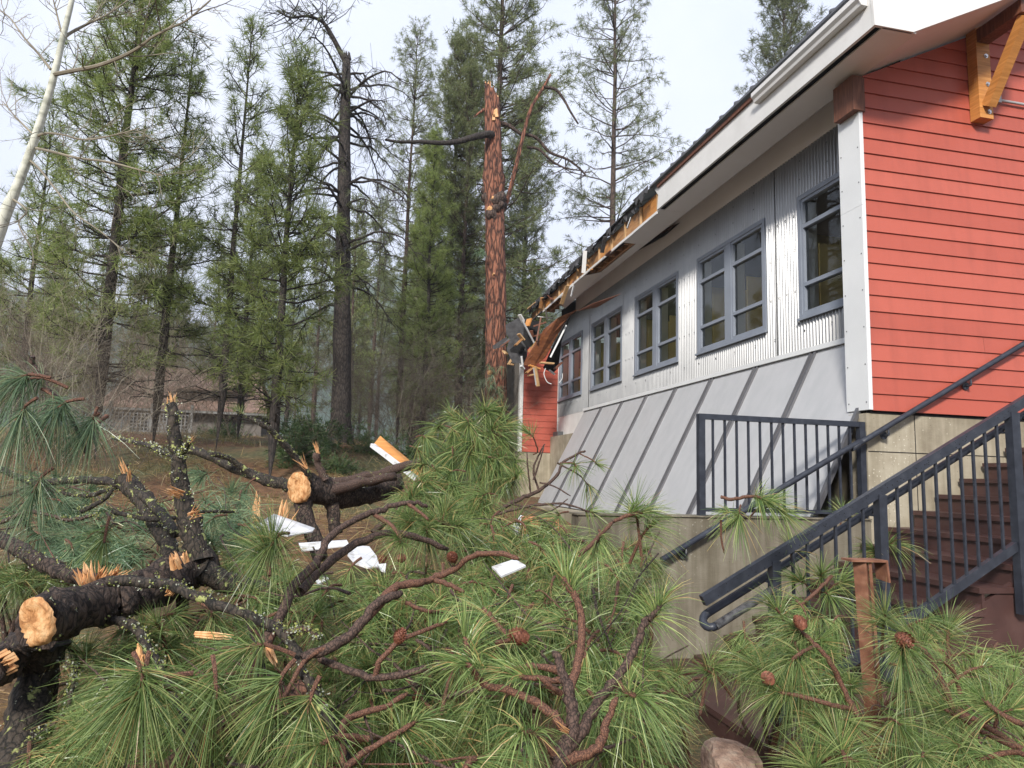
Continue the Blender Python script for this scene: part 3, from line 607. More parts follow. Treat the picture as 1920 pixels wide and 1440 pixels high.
a = Acc(); a.b2((3.535, yr-.02, 1.40), (XC-.11, yr+.02, 1.44)); child(a, 'bottom_rail', M['rail'], R1)
for x in np.linspace(3.5, XC-.075, 15)[1:-1]:
    a = Acc(); a.b2((x-.0105, yr-.0105, 1.44), (x+.0105, yr+.0105, 2.345)); child(a, 'baluster', M['rail'], R1)
a = Acc(); a.b2((XC-.04, yr-.03, 2.22), (XC-.031, yr+.05, 2.30)); child(a, 'wall_bracket', M['dark_box'], R1)
# stairs
ST = thing('staircase', 'dark brown wooden outdoor stairs climbing beside the red gable wall', 'stairs', (3.4, 5.7, -.2))
Y0, Y1 = 4.90, YG-.03
for k in range(-6, 13):
    x, z = 5.3+.32*k, 1.10+.18*k
    a = Acc(); a.b2((x-.015, Y0, z-.045), (x+.345, Y1, z)); child(a, 'tread', M['stair'], ST)
    a = Acc(); a.b2((x+.015, Y0+.01, z-.185), (x+.04, Y1-.01, z-.046)); child(a, 'riser', M['stair'], ST)
a = Acc(); a.b2((2.78, 4.3, -.06), (3.39, Y1, -.015)); child(a, 'landing', M['stair'], ST)
a = Acc(); a.b2((2.80, 4.32, -.26), (2.84, Y1, -.061)); child(a, 'riser', M['stair'], ST)
a = Acc(); a.prism([(3.45, Y0+.02, -.3), (5.0, Y0+.02, -.3), (9.2, Y0+.02, 2.2), (9.2, Y0+.02, 3.0), (3.45, Y0+.02, -.02)], (0, .04, 0)); child(a, 'stringer', M['stair'], ST)
# stair railing
YR = 4.85
R2 = thing('stair_railing', 'dark sloping stair railing with upright bars and looped lower handrail end', 'railing', (3.1, YR, -.2))
def lz(x): return .85+(x-2.52)*.5435
a = Acc(); a.bar((2.52, YR, lz(2.52)), (8.2, YR, lz(8.2)), .055, .075); child(a, 'top_rail', M['rail'], R2)
a = Acc(); a.tube(smoothp([(2.62, YR+.12, lz(2.62)-.165), (5.4, YR+.12, lz(5.4)-.165), (8.2, YR+.12, lz(8.2)-.165)], 3), .030, 12); child(a, 'handrail', M['rail'], R2, smooth=True)
th = np.linspace(0, math.pi, 9); lc = np.array([2.62, YR+.06, lz(2.62)-.199])
p = [lc+np.array([-.06*math.sin(t), .06*math.cos(t), .034*math.cos(t)-.03*math.sin(t)]) for t in th]
a = Acc(); a.tube(np.vstack([p]), .0305, 12); child(a, 'handrail_loop', M['rail'], R2, smooth=True)
a = Acc(); a.tube([p[-1], p[-1]+np.array([.50, -.0, .272])], .0310, 12); child(a, 'handrail_return', M['worn'], R2, 'scuffed bare metal handrail return', smooth=True)
for x, zb_ in ((3.10, -.25), (4.03, .25), (5.33, .72), (7.4, 1.9)):
    a = Acc(); w = .034 if x < 5 else .04; a.b2((x-w, YR-.036, zb_), (x+w, YR+.036, lz(x)-.03)); child(a, 'post', M['rail'], R2)
    a = Acc(); a.b2((x-.02, YR+.037, lz(x)-.20), (x+.02, YR+.11, lz(x)-.185)); child(a, 'handrail_bracket', M['rail'], R2)
def bz(x): return .27+(x-3.49)*.5495
for xa, xb in ((3.135, 3.995), (4.065, 5.29), (5.37, 7.36)):
    a = Acc(); a.bar((xa, YR, bz(xa)), (xb, YR, bz(xb)), .045, .07); child(a, 'bottom_rail', M['rail'], R2)
    n = int(round((xb-xa)/.128))
    for x in np.linspace(xa, xb, n+1)[1:-1]:
        a = Acc(); a.b2((x-.0095, YR-.0095, bz(x)+.02), (x+.0095, YR+.0095, lz(x)-.02)); child(a, 'baluster', M['rail'], R2)
a = Acc(); rs = np.random.default_rng(8)
for k in range(110):
    x = rs.uniform(2.6, 4.4) if k < 80 else rs.uniform(4.4, 5.4); z = lz(x)+rs.uniform(-.032, .032); a.tube([(x, YR-.0270, z), (x, YR-.0290, z)], rs.uniform(.002, .005), 6)
o = child(a, 'water_drops', M['void'], R2); o['kind'] = 'stuff'
R3 = thing('wall_handrail', 'dark round handrail on brackets along the red gable wall', 'handrail', (3.0, YG-.09, .93))
a = Acc(); yw = YG-.09; a.tube(smoothp([(3.0, yw, .93), (5.1, yw, 2.085), (5.25, yw, 2.14), (5.42, yw, 2.24), (8.3, yw, 3.84)], 4), .031, 12); child(a, 'rail', M['rail'], R3, smooth=True)
for x, z in ((3.25, 1.07), (5.62, 2.35), (6.72, 2.955)):
    a = Acc(); a.tube([(x, YG-.024, z-.09), (x, YG-.034, z-.09)], .045, 14); a.tube(smoothp([(x, YG-.03, z-.09), (x, yw-.01, z-.09), (x+.01, yw, z-.025)], 3), .011, 8); child(a, 'rail_bracket', M['rail'], R3)
# rusty post with a bent cap plate
PB = PX(1645, 1408, 4.1); PT = PX(1613, 1052, 4.0)
RP = thing('rusty_post', 'rusty square steel post with bent cap plate in front of the stair railing', 'post', (PB[0], PB[1], PB[2]-.1))
a = Acc(); a.bar(PB+np.array([0, 0, -.3]), PT, .068, .05); a.bar(PB+np.array([.035, -.035, -.3]), PT+np.array([.035, -.035, 0]), .015, .012); child(a, 'shaft', M['rust'], RP)
a = Acc(); u = unit(np.array([1.0, -.15, 0]))
a.box(PT+np.array([.02, 0, .006]), (.20, .11, .012), np.stack([u, np.array([.15, 1, 0])/1.011, (0, 0, 1)], 1)); q = PT+u*.115
a.prism([q+np.array([0, -.05, .012]), q+np.array([0, .05, .012]), q+np.array([.012, .05, -.10]), q+np.array([.012, -.05, -.11])], (.012, 0, 0)); child(a, 'cap_plate', M['rust'], RP)
# rock
a = Acc(); rs = np.random.default_rng(4); n = 14
th, ph = np.meshgrid(np.linspace(0, 2*math.pi, 20, endpoint=False), np.linspace(.02, math.pi-.02, 12))
dirs = np.stack([np.sin(ph)*np.cos(th), np.sin(ph)*np.sin(th), np.cos(ph)], -1)
cn = unit(rs.standard_normal((13, 3))); hh = rs.uniform(.72, 1.0, 13)
rr_ = np.min(np.where(dirs@cn.T > .12, hh/np.maximum(dirs@cn.T, .12), 9), -1); rr_ = np.minimum(rr_, 1.15)
v = dirs*(rr_+rs.normal(0, .012, rr_.shape))[..., None]*np.array([.19, .16, .14]); i = (np.arange(11)[:, None]*20); j = np.arange(20)[None]
a.add(v.reshape(-1, 3), np.stack([i+j, i+20+j, i+20+(j+1) % 20, i+(j+1) % 20], -1).reshape(-1, 4))
rk = tag(a.build('rock', M['rock']), 'pinkish angular rock at the lower edge of the picture by the post', 'rock'); rk.location = tuple(PX(1376, 1428, 3.7)+np.array([0, 0, -.03])); rk.rotation_euler = (.2, .1, .5)
# ================================================================== STANDING TREES
def pine(name, seed, H, cb, R, trunk_r, bmat, nmat, nt=20, nl=.20, nw=.007, whorl=.45, per=5, top=1.0, twig=.26, lean=0.0, dead=0, droopy=0.0, shape=1.0, fill=1.0, limb_r=.018):
    """a pine in its own space, root at the origin: Empty > trunk, crown"""
    rg = np.random.default_rng(seed)
    root = thing(name, '', 'tree'); T = Acc(); N = Acc()
    zz = np.linspace(-.3, H, 14); wob = np.cumsum(rg.normal(0, .012*H/10, (14, 2)), 0); wob -= wob[0]
    wob[:, 0] += lean*(zz/H)**1.5
    ax_ = lambda z: np.array([np.interp(z, zz, wob[:, 0]), np.interp(z, zz, wob[:, 1]), z])
    rr = trunk_r*(1-.93*np.clip(zz/H, 0, 1)**.9); rr[0] *= 1.35; rr[1] *= 1.06
    T.tube(np.column_stack([wob, zz]), rr, 10, lump=.05, rng=rg)
    z = cb
    def twigs(pts, ln, dens):
        k = len(pts); n = max(3, int(ln/twig*3.0*dens))
        for s in np.concatenate([rg.uniform(.18, .98, n), [1.0]]):
            f = s*(k-1); i = min(int(f), k-2); p = pts[i]*(1-f+i)+pts[i+1]*(f-i); d = unit(pts[i+1]-pts[i])
            if s < 1:
                u, v = perp(d); a = rg.uniform(0, 2*math.pi); t = unit(d*.7+(u*math.cos(a)+v*math.sin(a))*.8+np.array([0, 0, .25-.5*droopy]))
                L = twig*rg.uniform(.5, 1.5)*(1.15-.5*s); q = p+t*L*.6+rg.normal(0, .02, 3); e = q+unit(t+np.array([0, 0, .5-.9*droopy]))*L*.5
                T.tube([p, q, e], [.007, .005, .003], 3, cap=False); tip, axd = e, e-q
            else: tip, axd = p, d+np.array([0, 0, .3])
            if rg.random() < fill: add_tuft(N, tip, axd, nt, nl*rg.uniform(.8, 1.1), nw, rg, droop=.2+.3*droopy, segs=1, spread=(12, 98), back=nl*.55)
    while z < H*top-.15:
        t = (z-cb)/(H-cb); prof = (min(1, .55+t*2.2) if t < .25 else 1.0)*(1-t)**(.75*shape)+.05
        for b in range(max(2, int(per*rg.uniform(.6, 1.3)))):
            if rg.random() > .92: continue
            ang = rg.uniform(0, 2*math.pi); L = R*prof*rg.uniform(.55, 1.12); el = rad(-12+55*t+rg.normal(0, 9)); p0 = ax_(z+rg.uniform(-.12, .12))
            h = np.array([math.cos(ang), math.sin(ang), 0]); pts = [p0]; e = el
            for s in range(5):
                e += rad(rg.normal(6-26*droopy*(s/5), 6)); hh = h*math.cos(e)+np.array([0, 0, math.sin(e)]); pts.append(pts[-1]+hh*L/5+rg.normal(0, .015*L, 3))
            pts = np.array(pts); T.tube(pts, np.linspace(limb_r*(L/R)**.7+.004, .005, 6), 4, cap=False)
            twigs(pts, L, 1.0)
        z += whorl*rg.uniform(.7, 1.3)*(1-.35*t)
    for k in range(dead):                      # bare snags below the crown
        z = rg.uniform(.12*H, cb); ang = rg.uniform(0, 2*math.pi); L = R*rg.uniform(.25, .75); h = np.array([math.cos(ang), math.sin(ang), rg.uniform(-.2, .3)])
        p0 = ax_(z); pts = np.array([p0, p0+h*L*.4, p0+h*L*.75+np.array([0, 0, -.06*L])+rg.normal(0, .05*L, 3), p0+h*L+np.array([0, 0, -.25*L])+rg.normal(0, .08*L, 3)])
        T.tube(pts, [.018, .012, .008, .004], 4, cap=False)
        for q in range(3):
            s = rg.uniform(.4, 1); p = p0+h*L*s; T.tube([p, p+rg.normal(0, .12*L, 3)+h*.1*L], [.006, .003], 3, cap=False)
    if top >= 1: add_tuft(N, ax_(H), np.array([0, 0, 1.0]), nt, nl, nw, rg, segs=1, back=nl)
    kid(root, T.build('trunk', bmat, root, True)); kid(root, N.build('crown', nmat, root)); return root
def put(o, px, py_, Y, label, sc=1.0, rz=0.0, zoff=-.05, group=None):
    p = atY(px, py_, Y); z = float(ground_z(p[0], p[1]))+zoff
    o.location = (float(p[0]), float(p[1]), z); o.rotation_euler = (0, 0, rz); o.scale = (sc, sc, sc); o['label'] = label
    if group: o['group'] = group
    return o
def HT(x, y, xb, Y): p = atY(xb, 800, Y); return float(atY(x, y, Y)[2]-ground_z(p[0], p[1]))
GY_ = 'young pines left of the broken-top pine'
yA = pine('young_pine', 21, 13.2, 1.9, 1.95, .13, M['bark_dark'], M['needle_young'], nt=24, whorl=.36, per=7, dead=14, shape=.8, fill=.85, nw=.0105, nl=.215)
put(yA, 195, 700, 14.0, 'dark dense young pine behind the leaning pale bare tree', rz=.4, group=GY_)
yB = pine('young_pine', 22, HT(335, 60, 290, 15.0), 2.0, 1.55, .11, M['bark_dark'], M['needle_young'], nt=18, whorl=.42, per=5, dead=16, shape=.85, fill=.85, nw=.0105, nl=.215)
put(yB, 290, 800, 15.0, 'slim forked young pine, second from left among the young pines', rz=1.0, group=GY_)
yC = pine('young_pine', 23, HT(425, 22, 405, 15.0), 2.0, 1.6, .095, M['bark_dark'], M['needle_young'], nt=18, whorl=.44, per=5, dead=16, shape=1.0, fill=.85, nw=.0105, nl=.215)
put(yC, 405, 835, 15.0, 'thin airy young pine with a see-through spire top', rz=2.0, group=GY_)
yD = pine('young_pine', 24, HT(530, 95, 505, 12.6), 1.5, 1.55, .105, M['bark_dark'], M['needle_young'], nt=22, whorl=.36, per=6, dead=10, shape=.72, fill=.85, nw=.0105, nl=.215)
put(yD, 505, 900, 12.6, 'bright bushy young pine just left of the broken-top trunk', rz=3.0, group=GY_)
p = atY(40, 700, 17.0); y5 = dup(yB, (p[0], p[1], float(ground_z(p[0], p[1]))), 2.2, .85, 'young pine at the left edge behind the white leaning trunk', GY_)

p = atY(455, 700, 18.5); dup(yD, (p[0], p[1], float(ground_z(p[0], p[1]))), 4.1, .95, 'light green pine seen between the airy pine and the bright bushy pine', GY_)
# tall old pines
mA = pine('old_pine', 31, 27, 5.5, 4.0, .30, M['bark_brown'], M['needle_old'], nt=20, nl=.30, nw=.020, whorl=.58, per=7, dead=26, twig=.46, shape=.45, limb_r=.04, fill=.9)
put(mA, 912, 650, 28.0, 'tall full pine straight behind the red broken stump', rz=.5)
mB = pine('old_pine', 32, 29, 7.0, 3.7, .25, M['bark_brown'], M['needle_old'], nt=18, nl=.28, nw=.019, whorl=.78, per=6, dead=34, twig=.50, shape=.42, fill=.85, limb_r=.04, droopy=.35)
put(mB, 1148, 380, 31.0, 'tall open pine rising behind the roof, right of the stump', rz=2.5, sc=1.0)
p = atY(862, 700, 26.0); dup(mA, (p[0], p[1], float(ground_z(p[0], p[1]))), 1.9, .6, 'dark bushy pine crown close behind the red stump on its left')
p = atY(985, 600, 34.0); dup(mA, (p[0], p[1], float(ground_z(p[0], p[1]))), 2.7, .72, 'narrow pine between the red stump and the tall open pine')
p = atY(1475, 100, 30.0); dup(mA, (p[0], p[1], float(ground_z(p[0], p[1]))-1), 4.4, 1.0, 'pine top showing over the roof edge near the gable corner')
p = atY(835, 700, 27.0); dup(mA, (p[0], p[1], float(ground_z(p[0], p[1]))), 1.5, .66, 'bushy pine between broken-top trunk and red stump')
p = atY(795, 700, 23.0); dup(yA, (p[0], p[1], float(ground_z(p[0], p[1]))), 2.9, .86, 'low-branched bushy pine left of the red stump', GY_)
p = atY(745, 800, 24.0); o = dup(mB, (p[0], p[1], float(ground_z(p[0], p[1]))), .7, .52, 'small thin pine right of the broken-top trunk')
# trunk with a broken top, drooping half-bare limbs
def broken_top():
    rg = np.random.default_rng(40); base = atY(637, 835, 17.0); base[2] = ground_z(base[0], base[1])
    root = thing('broken_top_pine', 'dead-looking pine with snapped top and long drooping bare limbs', 'tree', base); T = Acc(); N = Acc()
    topP = atY(650, 112, 17.0)-base; m1 = atY(643, 450, 17.0)-base; pts = smoothp([(0, 0, -.4), (.0, 0, .6), m1, topP], 6)
    r = np.interp(pts[:, 2], [-.4, 0, .5, m1[2], topP[2]], [.40, .32, .225, .175, .10]); T.tube(pts, r, 14, lump=.06, rng=rg)
    for k in range(7):
        a = k*.9; T.tube([topP+np.array([math.cos(a), math.sin(a), 0])*.07, topP+np.array([math.cos(a)*.06, math.sin(a)*.06, rg.uniform(.1, .28)])], [.05, .008], 4)
    def axp(z): return np.array([np.interp(z, pts[:, 2], pts[:, 0]), np.interp(z, pts[:, 2], pts[:, 1]), z])
    for k in range(62):
        z = rg.uniform(3.0, topP[2]-.3); t = z/topP[2]; ang = rg.uniform(0, 2*math.pi); L = rg.uniform(.9, 2.1)*(1.0 if t < .9 else .75); h = np.array([math.cos(ang), math.sin(ang), 0])
        e = rad(rg.uniform(8, 38)); q = [axp(z)]
        for s in range(8):
            q.append(q[-1]+(h*math.cos(e)+np.array([0, 0, math.sin(e)]))*L/7+rg.normal(0, .03, 3)); e -= rad(rg.uniform(6, 15))
        q = np.array(q); T.tube(q, np.linspace(.038, .010, 9), 5, cap=False)
        for m in range(10):
            s = rg.uniform(.3, 1)*8; i = min(int(s), 7); p = q[i]*(1-s+i)+q[i+1]*(s-i); d = unit(q[i+1]-q[i]+rg.normal(0, .45, 3)*np.array([.4, .4, .4])+np.array([0, 0, -.10])); l2 = rg.uniform(.3, .75)
            w = [p, p+d*l2*.5+rg.normal(0, .05, 3), p+d*l2+np.array([0, 0, -.15*l2])+rg.normal(0, .07, 3)]; T.tube(w, [.010, .007, .004], 3, cap=False)
            T.tube([w[1], w[1]+rg.normal(0, .16, 3)], [.005, .003], 3, cap=False); T.tube([w[2], w[2]+rg.normal(0, .14, 3)], [.005, .003], 3, cap=False)
            if z < 9 and rg.random() < .6: add_tuft(N, w[2], w[2]-w[1], 18, .17, .008, rg, segs=1, back=.1)
    # crooked surviving top limb with thin tufts
    cl = smoothp([atY(650, 120, 17), atY(637, 95, 17.0), atY(618, 60, 16.9), atY(603, 40, 16.9), atY(575, 30, 16.9), atY(545, 33, 16.8), atY(520, 20, 16.8)], 4)-base
    T.tube(cl, np.linspace(.075, .02, len(cl)), 6)
    for k in range(46):
        p = cl[rg.integers(9, len(cl))]+rg.normal(0, .05, 3); d = unit(rg.normal(0, 1, 3)+np.array([-.5, 0, .15])); l2 = rg.uniform(.35, 1.1)
        w = smoothp([p, p+d*l2*.5+rg.normal(0, .08, 3), p+d*l2+rg.normal(0, .12, 3)], 2); T.tube(w, np.linspace(.014, .005, len(w)), 3, cap=False)
        for q in range(4):
            e = w[-1-q % 3]+rg.normal(0, .2, 3); T.tube([w[-1-q % 3], e], [.006, .004], 3, cap=False)
            if rg.random() < .6: add_tuft(N, e, e-w[1], 12, .13, .008, rg, segs=1, back=.08)
    T.build('trunk', M['bark_dark'], root, True); N.build('crown', M['needle_old'], root)
broken_top()
# red snapped trunk
def stump():
    rg = np.random.default_rng(50); Y = 21.0; base = atY(932, 880, Y); base[2] = ground_z(base[0], base[1])-.1
    root = thing('snapped_pine', 'tall red-barked pine trunk snapped off above two side limbs', 'tree', base); T = Acc()
    path = [atY(x, y, Y)-base for x, y in ((934, 900), (931, 800), (929, 650), (929, 500), (927, 380), (925, 280), (923, 172))]
    P = smoothp(path, 7); r = np.interp(np.arange(len(P)), [0, 7, 14, 21, 28, 31, 35, 42], [.40, .33, .315, .305, .295, .335, .27, .225])
    n = 28; th = np.linspace(0, 2*math.pi, n, endpoint=False); k = len(P)
    rr = r[:, None]*(1+.05*rg.standard_normal((k, n))+.04*np.sin(th*3+P[:, 2:3]*.4)); v = P[:, None]+np.stack([rr*np.cos(th), rr*np.sin(th), np.zeros((k, n))], -1)
    v[-1, :, 2] += .30*np.clip(np.cos(th-2.9), -.7, 1)+rg.normal(0, .05, n)
    i = np.arange(k-1)[:, None]*n; j = np.arange(n)[None]; T.add(v.reshape(-1, 3), np.stack([i+j, i+(j+1) % n, i+n+(j+1) % n, i+n+j], -1).reshape(-1, 4)); T.build('trunk', M['bark_stump'], root, True)
    C = Acc(); top = v[-1]; c = top.mean(0)-np.array([0, 0, .05])
    for j in range(n): C.add([top[j]*.97+c*.03, top[(j+1) % n]*.97+c*.03, c], [(0, 1, 2)])
    for q in range(14):
        a = 2.9+rg.normal(0, .8); s = c+np.array([math.cos(a)*.16, math.sin(a)*.16, 0]); C.tube([s, s+np.array([rg.normal(0, .03), rg.normal(0, .03), rg.uniform(.12, .38)])], [.035, .004], 4)
    C.build('broken_top', M['splint'], root)
    C = Acc()
    for px, py, w, h in ((930, 212, 7, 12), (926, 220, 4, 8)):
        p = atY(px, py, Y-.30)-base; C.prism([p+np.array([-.012*w, 0, -.012*h]), p+np.array([.012*w, 0, -.009*h]), p+np.array([.004*w, 0, .015*h]), p+np.array([-.010*w, 0, .008*h])], (0, .08, 0))
    C.build('bark_tear', M['splint'], root)
    for px, py, s in ((919, 390, .075), (925, 370, .05), (920, 697, .065), (926, 513, .03)):
        p = atY(px, py, Y-.36)-base; C = Acc(); C.tube([p+np.array([0, .12, -.02]), p, p+np.array([0, -.012, 0])], [s*1.2, s, s*.9], 12); C.build('limb_stub', M['cut'], root, True)
    for k in range(9):
        a = rg.uniform(0, 6.28); z = atY(930, rg.uniform(345, 415), Y)[2]-base[2]; p = np.array([np.interp(z, P[:, 2], P[:, 0]), np.interp(z, P[:, 2], P[:, 1]), z]); d = np.array([math.cos(a), math.sin(a), .2]); s = rg.uniform(.07, .13)
        C = Acc(); C.tube([p+d*.2, p+d*.32, p+d*(.32+s*.6), p+d*(.32+s)], [s*1.6, s*1.5, s*1.1, s*.3], 9, lump=.12, rng=rg); C.build('burl', M['bark_brown'], root, True)
    def limb(pts, r0, r1, mat, k=5, nw=0):
        L = Acc(); q = smoothp([atY(x, y, Y+dy)-base for x, y, dy in pts], k); L.tube(q, np.linspace(r0, r1, len(q)), 8, lump=.05, rng=rg)
        for m in range(nw):
            s = q[rg.integers(len(q)//2, len(q))]; e = s+rg.normal(0, .35, 3); mm = (s+e)/2+rg.normal(0, .1, 3); L.tube([s, mm, e], [.02, .014, .007], 4, cap=False)
        L.build('limb', mat, root, True)
    limb([(922, 253, -.2), (912, 252, -.4), (885, 258, -.5), (860, 265, -.5), (830, 268, -.6), (790, 266, -.6), (750, 266, -.7), (722, 262, -.7)], .13, .035, M['bark_dark'], nw=6)
    limb([(944, 392, 0), (952, 372, -.1), (968, 310, -.2), (982, 250, -.2), (995, 205, -.2), (1012, 175, -.2), (1026, 152, -.2), (1032, 140, -.2)], .075, .035, M['bark_stump'])
    limb([(1020, 163, -.2), (1042, 168, -.3), (1058, 188, -.3), (1070, 210, -.3), (1084, 232, -.3)], .055, .03, M['bark_brown'])
    limb([(938, 230, 0), (955, 236, .0), (975, 250, .0), (1005, 258, .0), (1030, 285, .0), (1060, 297, .0), (1080, 310, 0), (1098, 328, 0)], .07, .03, M['bark_brown'], nw=10)
    limb([(988, 276, 0), (1010, 280, .0), (1035, 302, .0), (1060, 315, .0), (1090, 320, .0)], .05, .02, M['bark_brown'], nw=8)
    limb([(908, 205, 0), (898, 212, -.1), (888, 220, -.1)], .05, .015, M['bark_stump'])
    N = Acc()
    for x, y in ((905, 710), (925, 690), (915, 725), (935, 735), (900, 470), (918, 745), (928, 760)):
        p = atY(x+rg.normal(0, 4), y, Y-.5)-base
        for q in range(4): add_tuft(N, p+rg.normal(0, .09, 3), np.array([rg.normal(0, .5), -.4, -.8]), 22, .26, .010, rg, segs=2)
    N.build('needles', M['needle_blue'], root)
stump()

# leaning pale bare tree, twigs
def twiggy(acc, p, d, L, r, depth, rg, mi=0, wander=.35, up=.05, n=(3, 6)):
    k = 5; q = [p]; dd = unit(d)
    for s in range(k): dd = unit(dd+rg.normal(0, wander/ k**.5, 3)+np.array([0, 0, up])); q.append(q[-1]+dd*L/k)
    q = np.array(q); acc.tube(q, np.linspace(r, r*.45, k+1), 5 if r > .012 else 3, mi, cap=False)
    if depth > 0:
        for m in range(rg.integers(*n)):
            s = rg.uniform(.25, .98)*k; i = min(int(s), k-1); b = q[i]*(1-s+i)+q[i+1]*(s-i)
            u, v = perp(unit(q[i+1]-q[i])); a = rg.uniform(0, 6.28)
            twiggy(acc, b, unit(q[i+1]-q[i])*.8+(u*math.cos(a)+v*math.sin(a))*.75, L*rg.uniform(.35, .62), r*.5, depth-1, rg, mi, wander, up, n)
    return q
def aspen():
    rg = np.random.default_rng(61); d = 8.5
    base = atY(-95, 830, 8.6); base[2] = ground_z(base[0], base[1])
    root = thing('bare_tree', 'leaning pale-barked leafless tree at upper left', 'tree', base)
    tk = [(-95, 830), (-60, 620), (0, 428), (32, 350), (62, 270), (88, 190), (103, 135), (118, 70), (135, 0), (152, -70)]
    P = smoothp([PX(x, y, d)-base for x, y in tk], 5); P[0, 2] = -.2
    T = Acc(); T.tube(P, np.interp(np.arange(len(P)), [0, 10, 15, 20, 30, 40, 45], [.11, .072, .053, .047, .039, .029, .021]), 10, lump=.02, rng=rg); T.build('trunk', M['bark_pale'], root, True)
    def lim(pts, r0, r1, sub, dep=2, ln=.6):
        L = Acc(); q = smoothp([PX(x, y, dd)-base for x, y, dd in pts], 4); L.tube(q, np.linspace(r0, r1, len(q)), 6, lump=.03, rng=rg)
        for m in range(sub):
            i = rg.integers(3, len(q)-1); t = unit(q[i+1]-q[i]); u, v = perp(t); a = rg.uniform(0, 6.28); twiggy(L, q[i], t+(u*math.cos(a)+v*math.sin(a))*.8, ln*rg.uniform(.5, 1.2), r1*1.0, dep, rg, n=(2, 5))
        L.build('limb', M['twig_pale'], root)
    lim([(100, 140, 8.5), (135, 133, 8.3), (180, 124, 8.1), (225, 108, 7.9), (262, 88, 7.8), (285, 70, 7.7), (320, 52, 7.6), (350, 38, 7.5), (395, 0, 7.4)], .026, .008, 12)
    lim([(118, 72, 8.5), (135, 60, 8.6), (170, 42, 8.7), (205, 25, 8.8), (240, 0, 8.9)], .022, .008, 8)
    lim([(70, 255, 8.5), (85, 250, 8.4), (115, 252, 8.2), (160, 262, 8.0), (220, 252, 7.9), (262, 240, 7.8)], .016, .006, 12)
    lim([(68, 278, 8.5), (100, 285, 8.3), (150, 297, 8.1), (200, 303, 8.0), (260, 318, 7.9), (305, 330, 7.8)], .018, .006, 12)
    lim([(55, 300, 8.5), (75, 318, 8.4), (112, 365, 8.2), (140, 400, 8.1), (190, 435, 8.0), (230, 470, 7.9)], .014, .005, 10)
    lim([(95, 130, 8.5), (70, 98, 8.6), (45, 70, 8.7), (20, 35, 8.8), (0, 20, 8.9)], .016, .006, 10)
    lim([(60, 250, 8.5), (30, 220, 8.6), (5, 190, 8.7)], .013, .005, 8); lim([(115, 60, 8.5), (105, 20, 8.6), (95, -20, 8.6)], .012, .006, 6)
    lim([(20, 370, 8.5), (50, 395, 8.3), (35, 420, 8.2), (60, 470, 8.1), (62, 500, 8.0)], .012, .005, 10)
aspen()

# bare brush
def brush(seed, H, ns, mat, spread=.5, dep=3):
    rg = np.random.default_rng(seed); root = thing('bare_shrub', '', 'shrub'); A = Acc()
    for k in range(ns):
        a = rg.uniform(0, 6.28); rr = rg.uniform(0, .35); twiggy(A, np.array([math.cos(a)*rr, math.sin(a)*rr, -.05]), np.array([math.cos(a)*spread*rg.random()*1.4, math.sin(a)*spread*rg.random()*1.4, 1]), H*rg.uniform(.6, 1.05), .0058, dep, rg, wander=.5, n=(4, 8))
    kid(root, A.build('stems', mat, root)); return root
bA = brush(71, 3.2, 12, M['twig_grey'], .55); bB = brush(72, 3.8, 9, M['twig_pale'], .45); bC = brush(73, 2.6, 14, M['twig_grey'], .7)
GB = 'bare brush along the edge of the wood'
spots = [(20, 11, bB, 1.2, 'pale bare shrub at the left edge below the leaning tree'), (80, 12.5, bA, 1.35, 'grey bare shrub left of the dense dark pine'), (130, 10.5, bB, 1.0, 'pale bare shrub in front of the dense dark pine'),
         (235, 13, bA, 1.15, 'tangled bare shrub between the first two young pine trunks'), (300, 18, bC, 1.2, 'low bare shrub before the far house roof'), (350, 17, bB, 1.0, 'bare shrub left of the airy pine trunk'),
         (60, 15, bC, 1.7, 'tall bare thicket behind the pale leaning trunk'), (180, 16.5, bA, 1.4, 'bare thicket in front of the lattice fence'), (450, 19, bC, 1.1, 'bare shrub between airy and bushy young pine trunks'), (560, 22, bA, 1.1, 'bare shrub left of the broken-top trunk foot'),
         (690, 20, bA, 1.0, 'bare shrub close right of the broken-top trunk'), (735, 19, bB, .85, 'pale bare shrub midway between broken-top trunk and stump'), (790, 20, bA, 1.1, 'dense bare shrub left of the stump'), (840, 19, bC, 1.25, 'bare shrub just left of the stump foot'),
         (880, 22, bA, 1.2, 'bare shrub touching the stump on its left'), (760, 25, bB, 1.1, 'far pale bare shrub behind the small thin pine'), (900, 25, bC, 1.4, 'bare shrub behind the stump'), (960, 22, bA, .9, 'bare shrub between stump and red end wall'), (670, 24, bC, 1.7, 'brown thicket behind the broken-top trunk foot'), (720, 23, bA, 1.3, 'brown thicket under the small thin pine'), (775, 22.5, bC, 1.6, 'brown thicket left of the stump, behind the bank'), (850, 23.5, bA, 1.25, 'brown thicket left behind the stump'), (110, 13, bC, 1.3, 'low tangle of bare stems before the dense dark pine'), (30, 14, bA, 1.3, 'brown bare shrub at the left edge'), (400, 21, bC, 1.5, 'bare thicket right of the far house'), (215, 22, bC, 1.5, 'bare thicket close before the lattice of the far house'), (260, 24, bA, 1.25, 'bare shrub in front of the far house window'), (330, 23, bC, 1.6, 'bare thicket in front of the far house wall')]
used = set()
for k, (px, Y, src, sc, lb) in enumerate(spots):
    if px < 360 and Y < 19: sc *= .68
    p = atY(px, 800, Y); loc = (p[0], p[1], float(ground_z(p[0], p[1])))
    if src.name not in used: used.add(src.name); src.location = loc; src.scale = (sc,)*3; src.rotation_euler = (0, 0, k*1.1); src['label'] = lb; src['group'] = GB
    else: dup(src, loc, k*1.1, sc, lb, GB)
